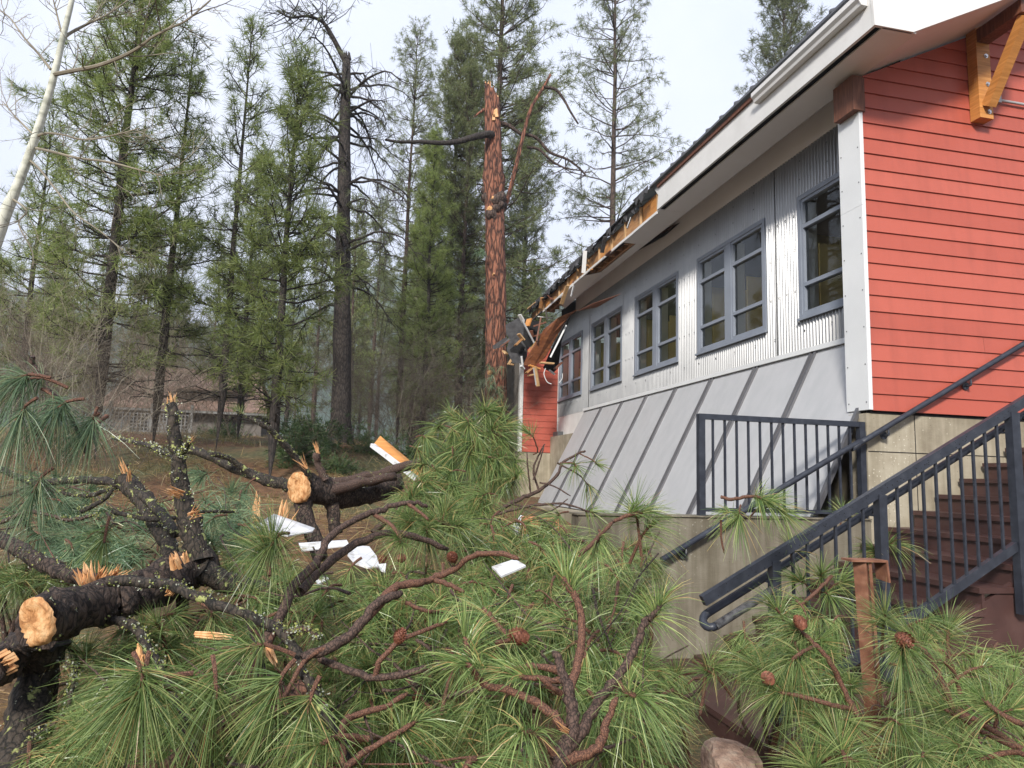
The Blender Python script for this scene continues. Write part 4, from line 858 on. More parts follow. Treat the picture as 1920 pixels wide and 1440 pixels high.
# low evergreen shrubs on the bank
def lowshrub(seed, R):
    rg = np.random.default_rng(seed); root = thing('low_shrub', '', 'shrub'); A = Acc(); N = Acc()
    for k in range(46):
        a = rg.uniform(0, 6.28); e = rg.uniform(.15, 1.3); d = np.array([math.cos(a)*math.cos(e), math.sin(a)*math.cos(e), math.sin(e)*.8]); L = R*rg.uniform(.5, 1.1)
        tip = d*L+rg.normal(0, .04, 3); A.tube([(0, 0, -.03), tip*.5+np.array([0, 0, .05]), tip], [.008, .006, .003], 3, cap=False)
        for q in range(5): add_tuft(N, tip*rg.uniform(.55, 1)+rg.normal(0, .08, 3), d+np.array([0, 0, .4]), 16, .10, .012, rg, segs=1)
    kid(root, A.build('stems', M['twig_grey'], root)); kid(root, N.build('leaves', M['shrubleaf'], root)); return root
lA = lowshrub(81, .8); lB = lowshrub(82, .6); usedl = set()
for k, (px, Y, src, sc, lb) in enumerate([(600, 15.5, lA, 1.3, 'green low shrub left of the broken-top trunk foot'), (575, 18, lB, 1.5, 'pale green low shrub behind the bank, left of the broken-top trunk'), (700, 15.5, lA, .9, 'low green shrub right of the broken-top trunk foot'), (560, 13.6, lB, 1.2, 'dark low shrub right of the bushy pine trunk'),
        (790, 17, lB, 1.2, 'low shrub at the foot of the bare brush left of the stump'), (640, 13, lB, .8, 'small green shrub on the brown bank below the broken-top trunk'), (420, 20, lA, 1.0, 'low green shrub at the foot of the airy pine'), (830, 15, lA, 1.0, 'leafy low shrub half hidden by the leaning green boughs')]):
    p = atY(px, 800, Y); loc = (p[0], p[1], float(ground_z(p[0], p[1])))
    if src.name not in usedl: usedl.add(src.name); src.location = loc; src.scale = (sc,)*3; src['label'] = lb; src['group'] = 'low green shrubs on the bank'
    else: dup(src, loc, k*1.3, sc, lb, 'low green shrubs on the bank')
# the wood behind
fA = pine('far_pine', 91, 21, 5.0, 2.6, .24, M['bark_brown'], M['needle_old'], nt=10, nl=.42, nw=.05, whorl=.75, per=5, dead=14, twig=.55, shape=.55, limb_r=.03)
fB = pine('far_pine', 92, 17, 4.0, 2.3, .20, M['bark_dark'], M['needle_young'], nt=10, nl=.42, nw=.05, whorl=.65, per=5, dead=18, twig=.5, shape=.7, limb_r=.03)
rg = np.random.default_rng(93); FL = 'distant pine standing deep in the wood behind the nearer trees'; FG = 'distant pines in the wood'
pl = []
for k in range(400):
    Y = rg.uniform(26, 95); x = rg.uniform(-.62, .26)*Y; 
    if x > 2.5 and Y < 30: continue
    if -13 < x < -3 and Y < 41: continue
    if all((x-a)**2+(Y-b)**2 > (3.0+Y*.03)**2 for a, b in pl): pl.append((x, Y))
    if len(pl) >= 62: break
for k, (x, Y) in enumerate(pl):
    src = fA if k % 2 else fB; loc = (x, Y, float(ground_z(x, Y))-.1); sc = rg.uniform(.7, 1.05)*(1.0 if x < .13*Y else .8)
    while sc > .3 and proj((x, Y, loc[2]+21*sc))[1] < (350 if 640 < proj((x, Y, 3))[0] < 800 else 400): sc *= .93
    if k < 2: src.location = loc; src['label'] = FL; src['group'] = FG; src.scale = (sc,)*3
    else: dup(src, loc, rg.uniform(0, 6.28), sc, FL, FG)
# far house with a lattice fence
H0 = atY(180, 800, 39.0); H1 = atY(500, 800, 39.0); hz = 3.1
HS = thing('far_house', 'low house with brown roof half hidden behind the young pines', 'house', (float(H0[0]+H1[0])/2, 41.0, hz))
a = Acc(); a.b2((H0[0]+.6, 39.3, hz-.5), (H1[0]-.3, 45, 4.7)); child(a, 'wall', M['farwall'], HS)
a = Acc(); ym = 42.2; a.prism([(H0[0], 38.6, 4.55), (H1[0], 38.6, 4.55), (H1[0]-1.0, ym, 7.0), (H0[0]+1.0, ym, 7.0)], (0, 0, .12)); a.prism([(H0[0], 45.8, 4.55), (H1[0], 45.8, 4.55), (H1[0]-1.0, ym, 7.0), (H0[0]+1.0, ym, 7.0)], (0, 0, .12))
a.prism([(H0[0]+3, 38.55, 5.6), (H0[0]+6.5, 38.55, 5.6), (H0[0]+6.5, 41, 6.6), (H0[0]+3, 41, 6.6)], (0, 0, .1)); child(a, 'roof', M['farroof'], HS)
a = Acc(); a.b2((H0[0], 38.62, 4.42), (H1[0], 38.68, 4.54)); child(a, 'eave_board', M['lattice'], HS)
for x0 in (1.4, 3.2, 5.6, 7.8):
    a = Acc(); a.b2((H0[0]+x0, 39.24, 3.5), (H0[0]+x0+.9, 39.29, 4.35)); child(a, 'window', M['void'], HS)
FN = thing('lattice_fence', 'pale lattice fence in front of the far house', 'fence', (float(H0[0])+2, 36.0, 3.0))
a = Acc(); fx = float(atY(205, 800, 36.0)[0])
for k in range(22): a.b2((fx+k*.16, 35.99, 2.9), (fx+k*.16+.05, 36.01, 4.15))
for k in range(8): a.b2((fx, 36.011, 2.95+k*.16), (fx+3.5, 36.03, 3.0+k*.16))
child(a, 'lattice', M['lattice'], FN)
for k in range(3):
    a = Acc(); a.b2((fx-.06+k*1.75, 35.9, 2.7), (fx+.06+k*1.75, 35.985, 4.6)); child(a, 'fence_post', M['lattice'], FN)
# grass on the bank, needle litter
rg = np.random.default_rng(95); n = 26000; gx_ = rg.uniform(-9, 3.4, n); gy_ = rg.uniform(7.5, 24, n)
keep = (np.sin(gx_*1.7+1)+np.sin(gy_*1.3+gx_)*.8+rg.normal(0, .7, n)) > .1; gx_, gy_ = gx_[keep], gy_[keep]
A = Acc(); Pn = np.stack([gx_, gy_, ground_z(gx_, gy_)], -1); Dn = unit(rg.normal(0, .55, Pn.shape)+np.array([0, 0, .8])); add_needles(A, Pn, Dn, rg.uniform(.10, .34, len(Pn)), .009, .35, 2, rg)
o = A.build('bank_grass', M['grass']); tag(o, 'dry straw-coloured grass growing on the bank', 'grass', kind='stuff')
n = 60000; lx = rg.uniform(-6, 7, n); ly = rg.uniform(1.0, 14, n); k_ = (ly < 6.5) | (lx < 3.5); lx, ly = lx[k_], ly[k_]
A = Acc(); Pn = np.stack([lx, ly, ground_z(lx, ly)+.006], -1); a_ = rg.uniform(0, 6.28, len(lx)); add_needles(A, Pn, np.stack([np.cos(a_), np.sin(a_), rg.uniform(0, .25, len(lx))], -1), rg.uniform(.08, .2, len(lx)), .004, .05, 1, rg)
o = A.build('needle_litter', M['needle_dead']); tag(o, 'fallen brown pine needles strewn over the ground', 'needles', kind='stuff')
# ================================================================== FALLEN BOUGHS
def dfun(x, y):
    L = np.interp(y, [700, 850, 900, 980, 1050, 1150, 1300, 1440, 1500], [6.5, 6.0, 5.0, 3.9, 3.05, 2.45, 2.05, 1.80, 1.70])
    Rr = np.interp(y, [900, 1050, 1150, 1300, 1440, 1500], [4.2, 3.9, 3.5, 3.1, 2.75, 2.6])
    w = float(sstep((x-1150)/180)); return L*(1-w)+Rr*w
AV = [(45, 1330, 105), (60, 1165, 75), (140, 1140, 60), (230, 1120, 60), (320, 1080, 55), (556, 915, 60), (640, 930, 60), (540, 985, 62), (690, 1040, 50), (955, 1060, 42), (740, 860, 60), (330, 820, 45), (345, 940, 30), (1330, 1150, 60), (1400, 1110, 60), (1630, 1120, 50), (1640, 1250, 40), (1640, 1380, 40), (1345, 1345, 75), (1375, 1420, 150), (1250, 1190, 45), (690, 900, 60)]
GBO = 'broken pine boughs heaped over the ground'
def PP(s, rg=None, dd=0.0):
    out = []
    for t in s.split():
        c = [float(q) for q in t.split(',')]; out.append(PX(c[0], c[1], (c[2] if len(c) > 2 else dfun(c[0], c[1]))+dd))
    return np.array(out)
def add_cone(a, p, ax, s, rg):
    ax = unit(ax); u, v = perp(ax); n = 70
    a.tube(np.array([p-ax*s*.5, p-ax*s*.25, p, p+ax*s*.3, p+ax*s*.5]), np.array([.25, .36, .36, .24, .05])*s, 10)
    for k in range(n):
        t = (k+.5)/n; z = (t-.5)*s; r = s*.40*math.sin(math.pi*min(.97, .12+t*.85))**.7; an = k*2.39996
        d = u*math.cos(an)+v*math.sin(an); w = np.cross(ax, d); c = p+ax*z+d*r; h = s*.095
        a.add([c-w*h-ax*h*.5, c+w*h-ax*h*.5, c+w*h*.6+ax*h*.8+d*h*.7, c-w*h*.6+ax*h*.8+d*h*.7, c-d*h], [(0, 1, 2, 3)]); a.add([c-w*h-ax*h*.5, c-d*h, c-w*h*.6+ax*h*.8+d*h*.7], [(0, 1, 2)])
def add_lichen(a, pts, r, n, rg):
    for k in range(n):
        i = rg.integers(0, len(pts)-1); p = pts[i]+(pts[i+1]-pts[i])*rg.random(); d = unit(rg.normal(0, 1, 3)+np.array([0, 0, .4])); c = p+d*r[i]
        m = rg.integers(4, 10); b = c+rg.normal(0, .007, (m, 3)); e = b+unit(rg.normal(0, 1, (m, 3))+d)*rg.uniform(.003, .009, (m, 1)); s = unit(np.cross(e-b, rg.normal(0, 1, (m, 3))))*.0025
        a.add(np.stack([b-s, b+s, e+s, e-s], 1).reshape(-1, 3), np.arange(4*m).reshape(m, 4))
def splinters(a, p, ax, n, L, r, rg):
    ax = unit(ax); u, v = perp(ax)
    for k in range(int(n*2.2)):
        an = rg.uniform(0, 6.28); o = (u*math.cos(an)+v*math.sin(an))*r*rg.uniform(.2, 1); d = unit(ax+rg.normal(0, .28, 3)); l = L*rg.uniform(.35, 1); w = r*rg.uniform(.05, .22)
        a.tube([p+o-ax*.02, p+o+d*l*.5, p+o+d*l], [w, w*.7, w*.06], 4)
def cutface(a, p, ax, r, rg):
    ax = unit(ax); u, v = perp(ax); n = 40; rings = []
    for f, h in ((1.02, -.25), (1.0, -.02), (.93, .06), (.72, .12), (.45, .08)):
        th = np.linspace(0, 2*math.pi, n, endpoint=False); q = r*f*(1+.02*rg.standard_normal(n)+.03*np.sin(th*3+1)); rings.append(p+(u*np.cos(th)[:, None]+v*np.sin(th)[:, None])*q[:, None]+ax*(r*(h+.035*rg.standard_normal(n)+.09*np.sin(th*2+f*5)))[:, None])
    V = np.vstack(rings+[(p+ax*r*.15)[None]]); i = np.arange(4)[:, None]*n; j = np.arange(n)[None]
    a.add(V, np.stack([i+j, i+(j+1) % n, i+n+(j+1) % n, i+n+j], -1).reshape(-1, 4)); c = len(V)-1; b = 4*n; a.f3.append(np.array([(b+k, b+(k+1) % n, c) for k in range(n)])+a.n-len(V)); a.m3.append(np.zeros(n, int))
def bough(label, stems, tufts=(), cones=(), loose=None, name='fallen_bough', cat='bough', mat='bark_limb', nmat='needle', seed=1, group=GBO, lichen=0, side=0, tn=110, tl=.172, cut=(), spl=(), gw=.0024, extra=None, droop=.32):
    """stems: (path, r0, r1, end tuft 0/1); path = 'x,y[,depth] ...' in photo pixels. tufts: (x, y, depth|None, ax, ay, az, size)"""
    rg = np.random.default_rng(seed); BR = []; N = Acc(); L = Acc(); Cn = Acc(); K = Acc(); Sp = Acc(); first = PP(stems[0][0])[0]
    nn = 0; nl_ = 0
    for st in stems:
        path, r0, r1, tf = st[:4]; mt = st[4] if len(st) > 4 else mat
        q = smoothp(PP(path), 5); q[1:-1] += rg.normal(0, .10*min(r0, .03), (len(q)-2, 3)); q[1:-1] += rg.normal(0, min(.0025, .08*r0), (len(q)-2, 3)); r0, r1 = (r0*.86, r1*.86) if r0 < .03 else (r0, r1); rr = np.linspace(r0, r1, len(q))*(1+.05*rg.standard_normal(len(q))); rr[-1] *= .6 if r1 < .02 else 1
        a = Acc(); a.tube(q, rr, 14 if r0 > .03 else 8, lump=.085 if r0 > .03 else .05, rng=rg); BR.append((a, mt))
        if tf: add_tuft(N, q[-1]+unit(q[-1]-q[-3])*.01, unit(q[-1]-q[-3])+np.array([0, 0, .1])-CF*.25, int(tn*tf), tl*tf**.4, gw, rg, droop=droop); nn += 1
        for k in range(side if r0 < .04 else side//2):
            i = rg.integers(len(q)//3, len(q)-1); t = unit(q[i+1]-q[i]); u, v = perp(t); an = rg.uniform(0, 6.28); d = unit(t*.6+u*math.cos(an)+v*math.sin(an)+np.array([0, 0, .25])-CF*.2); l = rg.uniform(.06, .22)
            w = smoothp([q[i], q[i]+d*l*.5+rg.normal(0, .015, 3), q[i]+d*l+np.array([0, 0, .02])], 2); N.tube(w, np.linspace(.007, .005, len(w)), 6, 1); add_tuft(N, w[-1], w[-1]-w[-2]+np.array([0, 0, .02]), int(tn*.8), tl*.95, gw, rg, droop=droop); nn += 1
        if lichen and r0 > .008: add_lichen(L, q, rr, int(lichen*.5*len(q)), rg); nl_ += 1
    for t in tufts:
        x, y, d, ax, ay, az, s = t; p = PX(x, y, d or dfun(x, y)); axv = CR*ax+CU*ay-CF*az        # right, up, towards the viewer
        w = smoothp([p-unit(axv)*.16-np.array([0, 0, .05]), p-unit(axv)*.07, p], 2); N.tube(w, np.linspace(.007, .005, len(w)), 6, 1)
        add_tuft(N, p, axv, int(tn*s), tl*s**.5, gw, rg, droop=droop); nn += 1
    if loose:
        px_, m_ = loose; b_ = np.array(px_, float); P_ = []
        while len(P_) < m_:
            w_ = rg.dirichlet(np.ones(len(b_))); xy = w_@b_*.4+b_[rg.integers(len(b_))]*.25+b_[rg.integers(len(b_))]*.35
            if not any(((xy[0]-A_)/R_)**2+((xy[1]-B_)/R_)**2 < 1 for A_, B_, R_ in AV): P_.append(PX(xy[0], xy[1], dfun(*xy)+rg.uniform(.10, .5)))
        add_needles(N, np.array(P_), rg.normal(0, 1, (m_, 3))*np.array([1, 1, .5])-np.array([0, 0, .25]), tl*rg.uniform(.6, 1.1, m_), gw, rg.uniform(.1, .5, m_), 3, rg)
    root = thing(name, label, cat, first, group)
    for a, mt in BR: child(a, 'branch', M[mt], root, smooth=True)
    if nn: child(N, 'needles', [M[nmat], M['bark_twig']], root)
    if nl_: child(L, 'lichen', M['lichen'], root)
    for c in cones:
        a = Acc(); x, y, s = c[:3]; d = c[3] if len(c) > 3 else dfun(x, y)-.06; add_cone(a, PX(x, y, d), rg.normal(0, 1, 3)+np.array([0, 0, .3]), s*.8, rg); child(a, 'pine_cone', M['cone'], root)
    for c in cut:
        a = Acc(); x, y, d, r, ax = c; cutface(a, PX(x, y, d), CR*ax[0]+CU*ax[1]-CF*ax[2], r, rg); child(a, 'cut_face', M['cut'], root, smooth=True)
    for c in spl:
        x, y, d, ax, n, l, r = c; Sp = Acc(); splinters(Sp, PX(x, y, d), CR*ax[0]+CU*ax[1]-CF*ax[2], n, l, r, rg); child(Sp, 'splinters', M['splint'], root)
    return root

# --- big dark limb at lower left, sawn through
bough('thick dark mossy trunk piece with round sawn end at lower left', [
    ('66,1166,2.22 110,1150,2.36 170,1134,2.52 230,1122,2.66 290,1098,2.82 335,1078,2.96 385,1058,3.1', .074, .085, 0, 'bark_log'),
    ('370,1064,2.98 420,1090,3.02 470,1105,3.05 530,1112,3.1 560,1118,3.12', .05, .036, 0, 'bark_mossy'),
    ('75,1190,2.38 30,1225,2.45 5,1245,2.35 -40,1275,2.2', .06, .06, 0, 'bark_log'),
    ('95,1200,2.45 70,1260,2.5 55,1330,2.4 40,1400,2.3 30,1480,2.2', .055, .075, 0, 'bark_mossy'),
    ('100,1240,2.6 98,1300,2.55 90,1380,2.5', .022, .020, 0, 'bark_log'),
    ('0,1008,3.3 60,1042,3.15 95,1062,3.05 140,1078,2.95 195,1092,2.85', .032, .030, 0, 'bark_log'),
    ('345,1100,2.92 340,1140,2.95 332,1200,2.98 325,1260,3.0', .03, .018, 0, 'bark_log'),
    ('185,1165,2.6 235,1168,2.5 262,1185,2.42 275,1215,2.38 300,1250,2.3 318,1290,2.2 335,1330,2.1 352,1380,2.0 372,1440,1.9', .02, .012, 0, 'bark_mossy'),
    ('95,1235,2.5 140,1250,2.4 140,1270,2.38 132,1300,2.3 120,1340,2.25 60,1385,2.2', .010, .006, 0, 'bark_log'),
    ], name='fallen_tree_top', cat='fallen tree', seed=201, lichen=5, cut=[(62, 1167, 2.20, .074, (-.40, .0, .9))],
    spl=[(160, 1090, 2.60, (-.2, 1, .2), 12, .07, .035), (195, 1088, 2.66, (.5, .8, .3), 12, .07, .03), (215, 1078, 2.72, (.7, .5, .3), 10, .08, .02), (335, 1052, 2.82, (-.2, 1, .3), 14, .045, .035), (8, 1244, 2.28, (-.4, -.2, 1), 14, .03, .04), (40, 1195, 2.46, (-.3, -.8, .6), 5, .06, .012), (265, 1240, 2.3, (0, -1, .2), 6, .09, .01), (320, 1110, 2.7, (.6, .6, .4), 5, .04, .015)])
bough('upright dark mossy snag with a pale snapped tip, left foreground', [
    ('378,1050,3.0 360,1000,3.02 347,950,3.05 338,900,3.08 331,850,3.1 325,800,3.12 321,756,3.14', .050, .020, 0, 'bark_mossy'),
    ('332,862,3.1 345,845,3.05 358,825,3.0', .018, .010, 0, 'bark_mossy'),
    ('328,858,3.1 300,845,3.3 265,832,3.5 210,822,3.8', .016, .010, 0, 'bark_mossy')], name='broken_snag', cat='branch', seed=202, lichen=9,
    spl=[(321, 752, 3.14, (0, 1, .1), 7, .05, .018), (332, 925, 2.98, (-.3, .5, .8), 8, .09, .022), (362, 965, 2.95, (.6, .3, .6), 8, .10, .02), (358, 824, 3.0, (.6, .5, .3), 4, .03, .01)])
bough('long thin lichen-covered limb slanting across the sawn trunk piece', [
    ('205,1090,2.5 300,1093,2.45 347,1110,2.42 417,1137,2.36 500,1167,2.3 533,1190,2.26 557,1223,2.2 570,1262,2.14 592,1310,2.08 617,1352,2.02 645,1400,1.95 655,1470,1.9', .022, .015, 0, 'bark_mossy'),
    ('533,1188,2.26 575,1180,2.2 600,1200,2.18', .012, .007, 0, 'bark_limb')], seed=203, lichen=6, cat='branch', name='fallen_branch')
bough('dark arching branch that curves up over the white boards', [
    ('440,1330,2.2 465,1275,2.24 490,1215,2.3 520,1165,2.36 550,1102,2.46 592,1058,2.56 615,1013,2.66 659,978,2.78 702,961,2.86 746,946,2.92 781,943,2.96 802,951,2.98', .024, .010, 0, 'bark_limb'),
    ('702,965,2.86 732,984,2.8 749,1007,2.75 753,1019,2.72', .011, .008, 1, 'bark_twig'), ('765,945,2.94 790,962,2.9 803,975,2.88', .009, .007, 0, 'bark_twig'),
    ('562,1110,2.5 620,1052,2.7 700,1006,2.9 760,1002,3.0 840,1030,3.1', .022, .014, 0, 'bark_limb')], seed=204, cones=[(718, 1048, .045, 2.75), (752, 1046, .05, 2.68)])
bough('forked brown bough in the centre, tufts at its raised tips', [
    ('567,1237,2.14 640,1203,2.2 675,1172,2.25 707,1133,2.3 753,1111,2.38', .020, .016, 0, 'bark_limb'), ('675,1172,2.25 720,1120,2.35 745,1100,2.4 790,1092,2.45 813,1084,2.5 847,1070,2.52 887,1042,2.5 933,1038,2.46 973,1048,2.42', .018, .010, 0, 'bark_twig'),
    ('810,1085,2.5 845,1098,2.45 870,1110,2.4', .012, .008, 0, 'bark_twig'), ('640,1203,2.2 590,1225,2.15 567,1245,2.12 520,1330,2.0 512,1345,1.98', .010, .006, .9, 'bark_twig'),
    ('440,1320,2.1 480,1240,2.2 525,1180,2.3', .017, .011, 0, 'bark_redlog')], seed=205, cones=[(848, 1045, .055, 2.5)])
bough('reddish bare log lying low under the green tufts, bottom left', [('300,1460,1.98 345,1420,2.02 400,1372,2.08 470,1330,2.16 560,1300,2.24 585,1290,2.26', .034, .030, 0, 'bark_redlog'), ('225,1450,1.9 280,1440,1.95 330,1432,2.0', .02, .02, 0, 'bark_redlog')], name='fallen_log', cat='log', seed=206)
bough('large red-brown bough fanning out into several bare stems, bottom centre', [
    ('1035,1475,1.72 1048,1430,1.75 1073,1377,1.80 1072,1320,1.86 1063,1280,1.90 1050,1247,1.95 1037,1223,2.0', .026, .012, 0, 'bark_limb'),
    ('1068,1300,1.88 1083,1243,1.95 1092,1177,2.02 1083,1133,2.06 1068,1100,2.08 1057,1082,2.1', .015, .010, 1.15, 'bark_twig'),
    ('1040,1430,1.75 1090,1370,1.82 1123,1313,1.90 1160,1270,1.96 1187,1220,2.02 1207,1173,2.06 1217,1160,2.08 1240,1133,2.1', .020, .010, 1.1, 'bark_limb'),
    ('1060,1368,1.80 1033,1337,1.83 993,1310,1.86 950,1293,1.9 913,1287,1.93 890,1263,1.95 880,1230,1.97 870,1194,2.0', .014, .009, .9, 'bark_twig'),
    ('1062,1425,1.75 1107,1413,1.73 1133,1380,1.74 1137,1357,1.76 1157,1307,1.78', .016, .010, 0, 'bark_twig'), ('1050,1257,1.94 1007,1250,1.95 973,1252,1.96 940,1258,1.98', .011, .009, .7, 'bark_twig'),
    ('1053,1277,1.91 1010,1272,1.90 973,1270,1.90', .010, .008, .6, 'bark_twig'), ('1052,1300,1.89 1035,1288,1.86 1015,1272,1.85', .009, .008, 0, 'bark_twig'),
    ('1042,1415,1.76 1007,1383,1.74 978,1372,1.72', .012, .010, 1, 'bark_twig'), ('905,1283,1.93 885,1252,1.9 872,1246,1.9', .009, .008, .9, 'bark_twig'), ('1160,1278,1.95 1175,1298,1.9 1192,1305,1.86', .010, .009, 1, 'bark_twig')], seed=207, spl=[(1057, 1368, 1.77, (-.5, .6, .6), 6, .05, .007)], tn=125)
bough('curved brown bough low in the centre with one stem rising to a tuft', [('600,1235,2.25 640,1252,2.2 700,1271,2.15 763,1263,2.12 800,1250,2.12', .014, .012, 0, 'bark_limb'), ('702,1270,2.15 713,1237,2.15 750,1203,2.18 790,1183,2.22 838,1166,2.26', .011, .007, .9, 'bark_twig'),
    ('642,1375,1.95 660,1345,1.98 720,1325,2.02 765,1300,2.06', .011, .009, 0, 'bark_twig'), ('655,1345,1.95 640,1370,1.9 646,1440,1.8', .012, .010, 0, 'bark_twig')], seed=208, cones=[(750, 1192, .055, 2.1)])
bough('bough whose tufts cover the pale notch beneath the white boards', [('640,1440,1.8 700,1400,1.85 783,1352,1.9', .012, .008, 1.1, 'bark_twig'), ('690,1385,1.9 640,1380,1.85 600,1395,1.8', .010, .008, .9, 'bark_twig'), ('860,1460,1.7 880,1430,1.72 895,1422,1.74', .012, .009, 1.1, 'bark_twig'), ('760,1130,2.3 800,1145,2.3 830,1150,2.35', .008, .007, .8, 'bark_twig')], seed=209, nmat='needle')
bough('short stout twig with a cone and a star of needles above the central fork', [('950,1190,2.2 935,1175,2.22 918,1152,2.25 905,1140,2.28', .010, .009, 1.0, 'bark_twig'), ('930,1205,2.2 955,1200,2.18 975,1190,2.17', .009, .008, 1.0, 'bark_twig')], cones=[(972, 1193, .075, 2.14)], seed=210)
bough('upright tuft on a stub before the retaining wall', [('1085,1040,2.5 1110,1020,2.6 1125,1003,2.7 1150,978,2.8', .010, .009, 0, 'bark_twig'), ('1150,978,2.8 1180,965,2.82 1205,962,2.84', .009, .008, 1.3, 'bark_twig'), ('1125,1003,2.7 1118,1018,2.68', .008, .008, 1.1, 'bark_twig')], tufts=[(1220, 985, 2.9, .3, .5, .3, 1.1), (1190, 950, 2.9, -.2, 1, .1, 1.0)], seed=211)
bough('green sprig caught on the handrail below the short railing panel', [('1352,932,4.9 1375,936,4.85 1405,930,4.8 1430,935,4.75', .014, .012, 1, 'bark_twig'), ('1352,975,4.7 1352,1005,4.7 1358,1038,4.7', .010, .007, 0, 'bark_twig')], tufts=[(1440, 945, 4.75, .4, .3, .6, 1), (1470, 960, 4.75, .8, -.4, .3, .8), (1385, 975, 4.75, -.2, -.8, .4, .8), (1360, 960, 4.85, -.8, .1, .3, .5), (1580, 950, 5.9, .1, 1, .1, .6)], seed=212, tl=.27, gw=.0045)
# right side, over the stair foot
bough('bough with two fat tufts and a cone in front of the railing foot', [('1610,1345,2.75 1590,1310,2.78 1572,1270,2.8 1552,1235,2.8 1525,1205,2.82 1495,1178,2.84', .013, .010, 1.2, 'bark_twig'), ('1530,1210,2.8 1500,1225,2.7 1478,1245,2.7', .009, .008, .9, 'bark_twig'), ('1600,1330,2.7 1560,1322,2.65 1520,1310,2.65 1460,1298,2.66', .011, .009, 1, 'bark_twig')], tufts=[(1455, 1140, 2.9, -.5, .7, .3, 1), (1500, 1240, 2.75, -.1, -.6, .8, 1), (1420, 1255, 2.8, -.7, .3, .5, 1)], cones=[(1500, 1167, .07, 2.78), (1440, 1272, .07, 2.66)], seed=213, tl=.20, tn=140)
bough('bough carrying the tuft and cone right beside the rusty post', [('1915,1405,2.6 1850,1362,2.65 1790,1330,2.7 1772,1290,2.72 1750,1245,2.74 1728,1215,2.76 1708,1200,2.78', .014, .012, 1.4, 'bark_twig'), ('1900,1400,2.6 1840,1370,2.6 1800,1345,2.6 1770,1330,2.62', .011, .009, .9, 'bark_twig')], tufts=[(1660, 1150, 2.85, -.1, .9, .4, 1.2), (1690, 1230, 2.7, -.4, -.6, .6, 1.2), (1740, 1160, 2.9, .6, .4, .4, 1)], cones=[(1696, 1200, .085, 2.7)], seed=214, tl=.20, tn=140)
bough('upright tufted sprig right of the cone beside the rusty post', [('1800,1300,2.8 1785,1250,2.82 1778,1205,2.85 1778,1180,2.86', .010, .008, 1.3, 'bark_twig'), ('1795,1270,2.8 1770,1240,2.75', .008, .007, .5, 'bark_twig')], tufts=[(1840, 1230, 2.8, .9, .0, .4, 1)], seed=215, tl=.19)
bough('low green bough across the bottom right corner', [('1920,1360,2.3 1880,1340,2.35 1840,1310,2.4', .011, .009, 1.1, 'bark_twig'), ('1960,1430,2.2 1900,1410,2.3 1830,1425,2.35', .011, .009, 1, 'bark_twig')], tufts=[(1900, 1330, 2.4, .5, .5, .5, 1.2), (1860, 1250, 2.7, .9, .2, .2, 1), (1800, 1400, 2.4, -.3, .3, .8, 1.1), (1730, 1420, 2.4, -.5, .2, .8, 1), (1900, 1280, 2.6, .2, .8, .3, .9)], seed=216, tl=.20)
bough('green tufts piled round the foot of the rusty post', [('1590,1440,2.5 1580,1410,2.55 1572,1392,2.6', .010, .009, 1.3, 'bark_twig'), ('1520,1450,2.6 1515,1425,2.65', .010, .009, 1.0, 'bark_twig')], tufts=[(1540, 1360, 2.7, -.2, .2, .9, 1.2), (1590, 1350, 2.7, .3, .4, .8, 1.0), (1610, 1430, 2.5, .4, .1, .8, 1), (1530, 1445, 2.4, -.2, .3, .8, 1.1), (1690, 1360, 2.6, .1, .1, 1, 1.2), (1720, 1300, 2.75, .3, .3, .8, 1)], seed=217, tl=.19, tn=140)
bough('twiggy bough below the loop of the handrail', [('1270,1310,2.9 1300,1300,2.95 1318,1285,3.0 1325,1262,3.05 1322,1225,3.1', .011, .008, 0, 'bark_limb'), ('1322,1270,3.0 1318,1310,2.95 1312,1342,2.9', .009, .007, 0, 'bark_twig'), ('1300,1240,3.1 1340,1255,3.0', .009, .008, .9, 'bark_twig')], tufts=[(1260, 1262, 3.0, -.5, .4, .5, 1), (1320, 1255, 3.0, -.8, .5, .2, .8), (1390, 1220, 3.1, .2, .5, .6, 1), (1230, 1300, 2.7, -.2, .1, .9, 1)], seed=218, tl=.20)
bough('tuft-laden bough lying on the lower stairs behind the railing bars', [('1560,1080,5.1 1530,1110,5.0 1500,1135,4.95', .014, .012, 1, 'bark_twig')], tufts=[(1540, 1075, 5.2, -.1, .8, .4, 1.1), (1580, 1090, 5.2, .5, .4, .4, 1.1), (1500, 1090, 5.2, -.6, .3, .4, 1), (1560, 1120, 5.05, .3, -.2, .8, 1), (1640, 1030, 5.6, -.4, .7, .2, .8), (1680, 1020, 5.6, .7, .1, .3, .8), (1480, 1020, 5.4, -.2, .9, .2, .8)], seed=219, tl=.27, gw=.005)
# upper left hanging tufts
bough('drooping bough with long hanging needle tufts at the left edge', [('60,668,3.0 62,690,3.0 95,735,2.95 120,762,2.92 150,815,2.9 160,850,2.88', .014, .008, 0, 'bark_limb'), ('62,700,3.0 45,712,2.95 30,716,2.9', .008, .007, 0, 'bark_twig'), ('115,765,2.92 105,770,2.85 98,776,2.82', .009, .008, 0, 'bark_twig'), ('200,780,3.1 180,795,3.0 165,808,2.95', .010, .009, 0, 'bark_twig')],
    tufts=[(45, 712, 2.85, -.9, -.1, .3, 1.1), (20, 715, 2.8, -.9, -.4, .2, 1.1), (96, 776, 2.8, -.7, -.7, .3, 1.2), (110, 768, 2.85, .5, -.8, .2, 1.0), (170, 812, 2.9, -.1, -1, .2, 1.2), (150, 815, 2.95, -.5, -.9, .1, .9), (30, 790, 2.7, -.5, -.9, .1, 1.1), (60, 925, 2.7, -.3, -.8, .3, 1.1)], seed=220, nmat='needle_blue', tl=.20, droop=.5, tn=130)
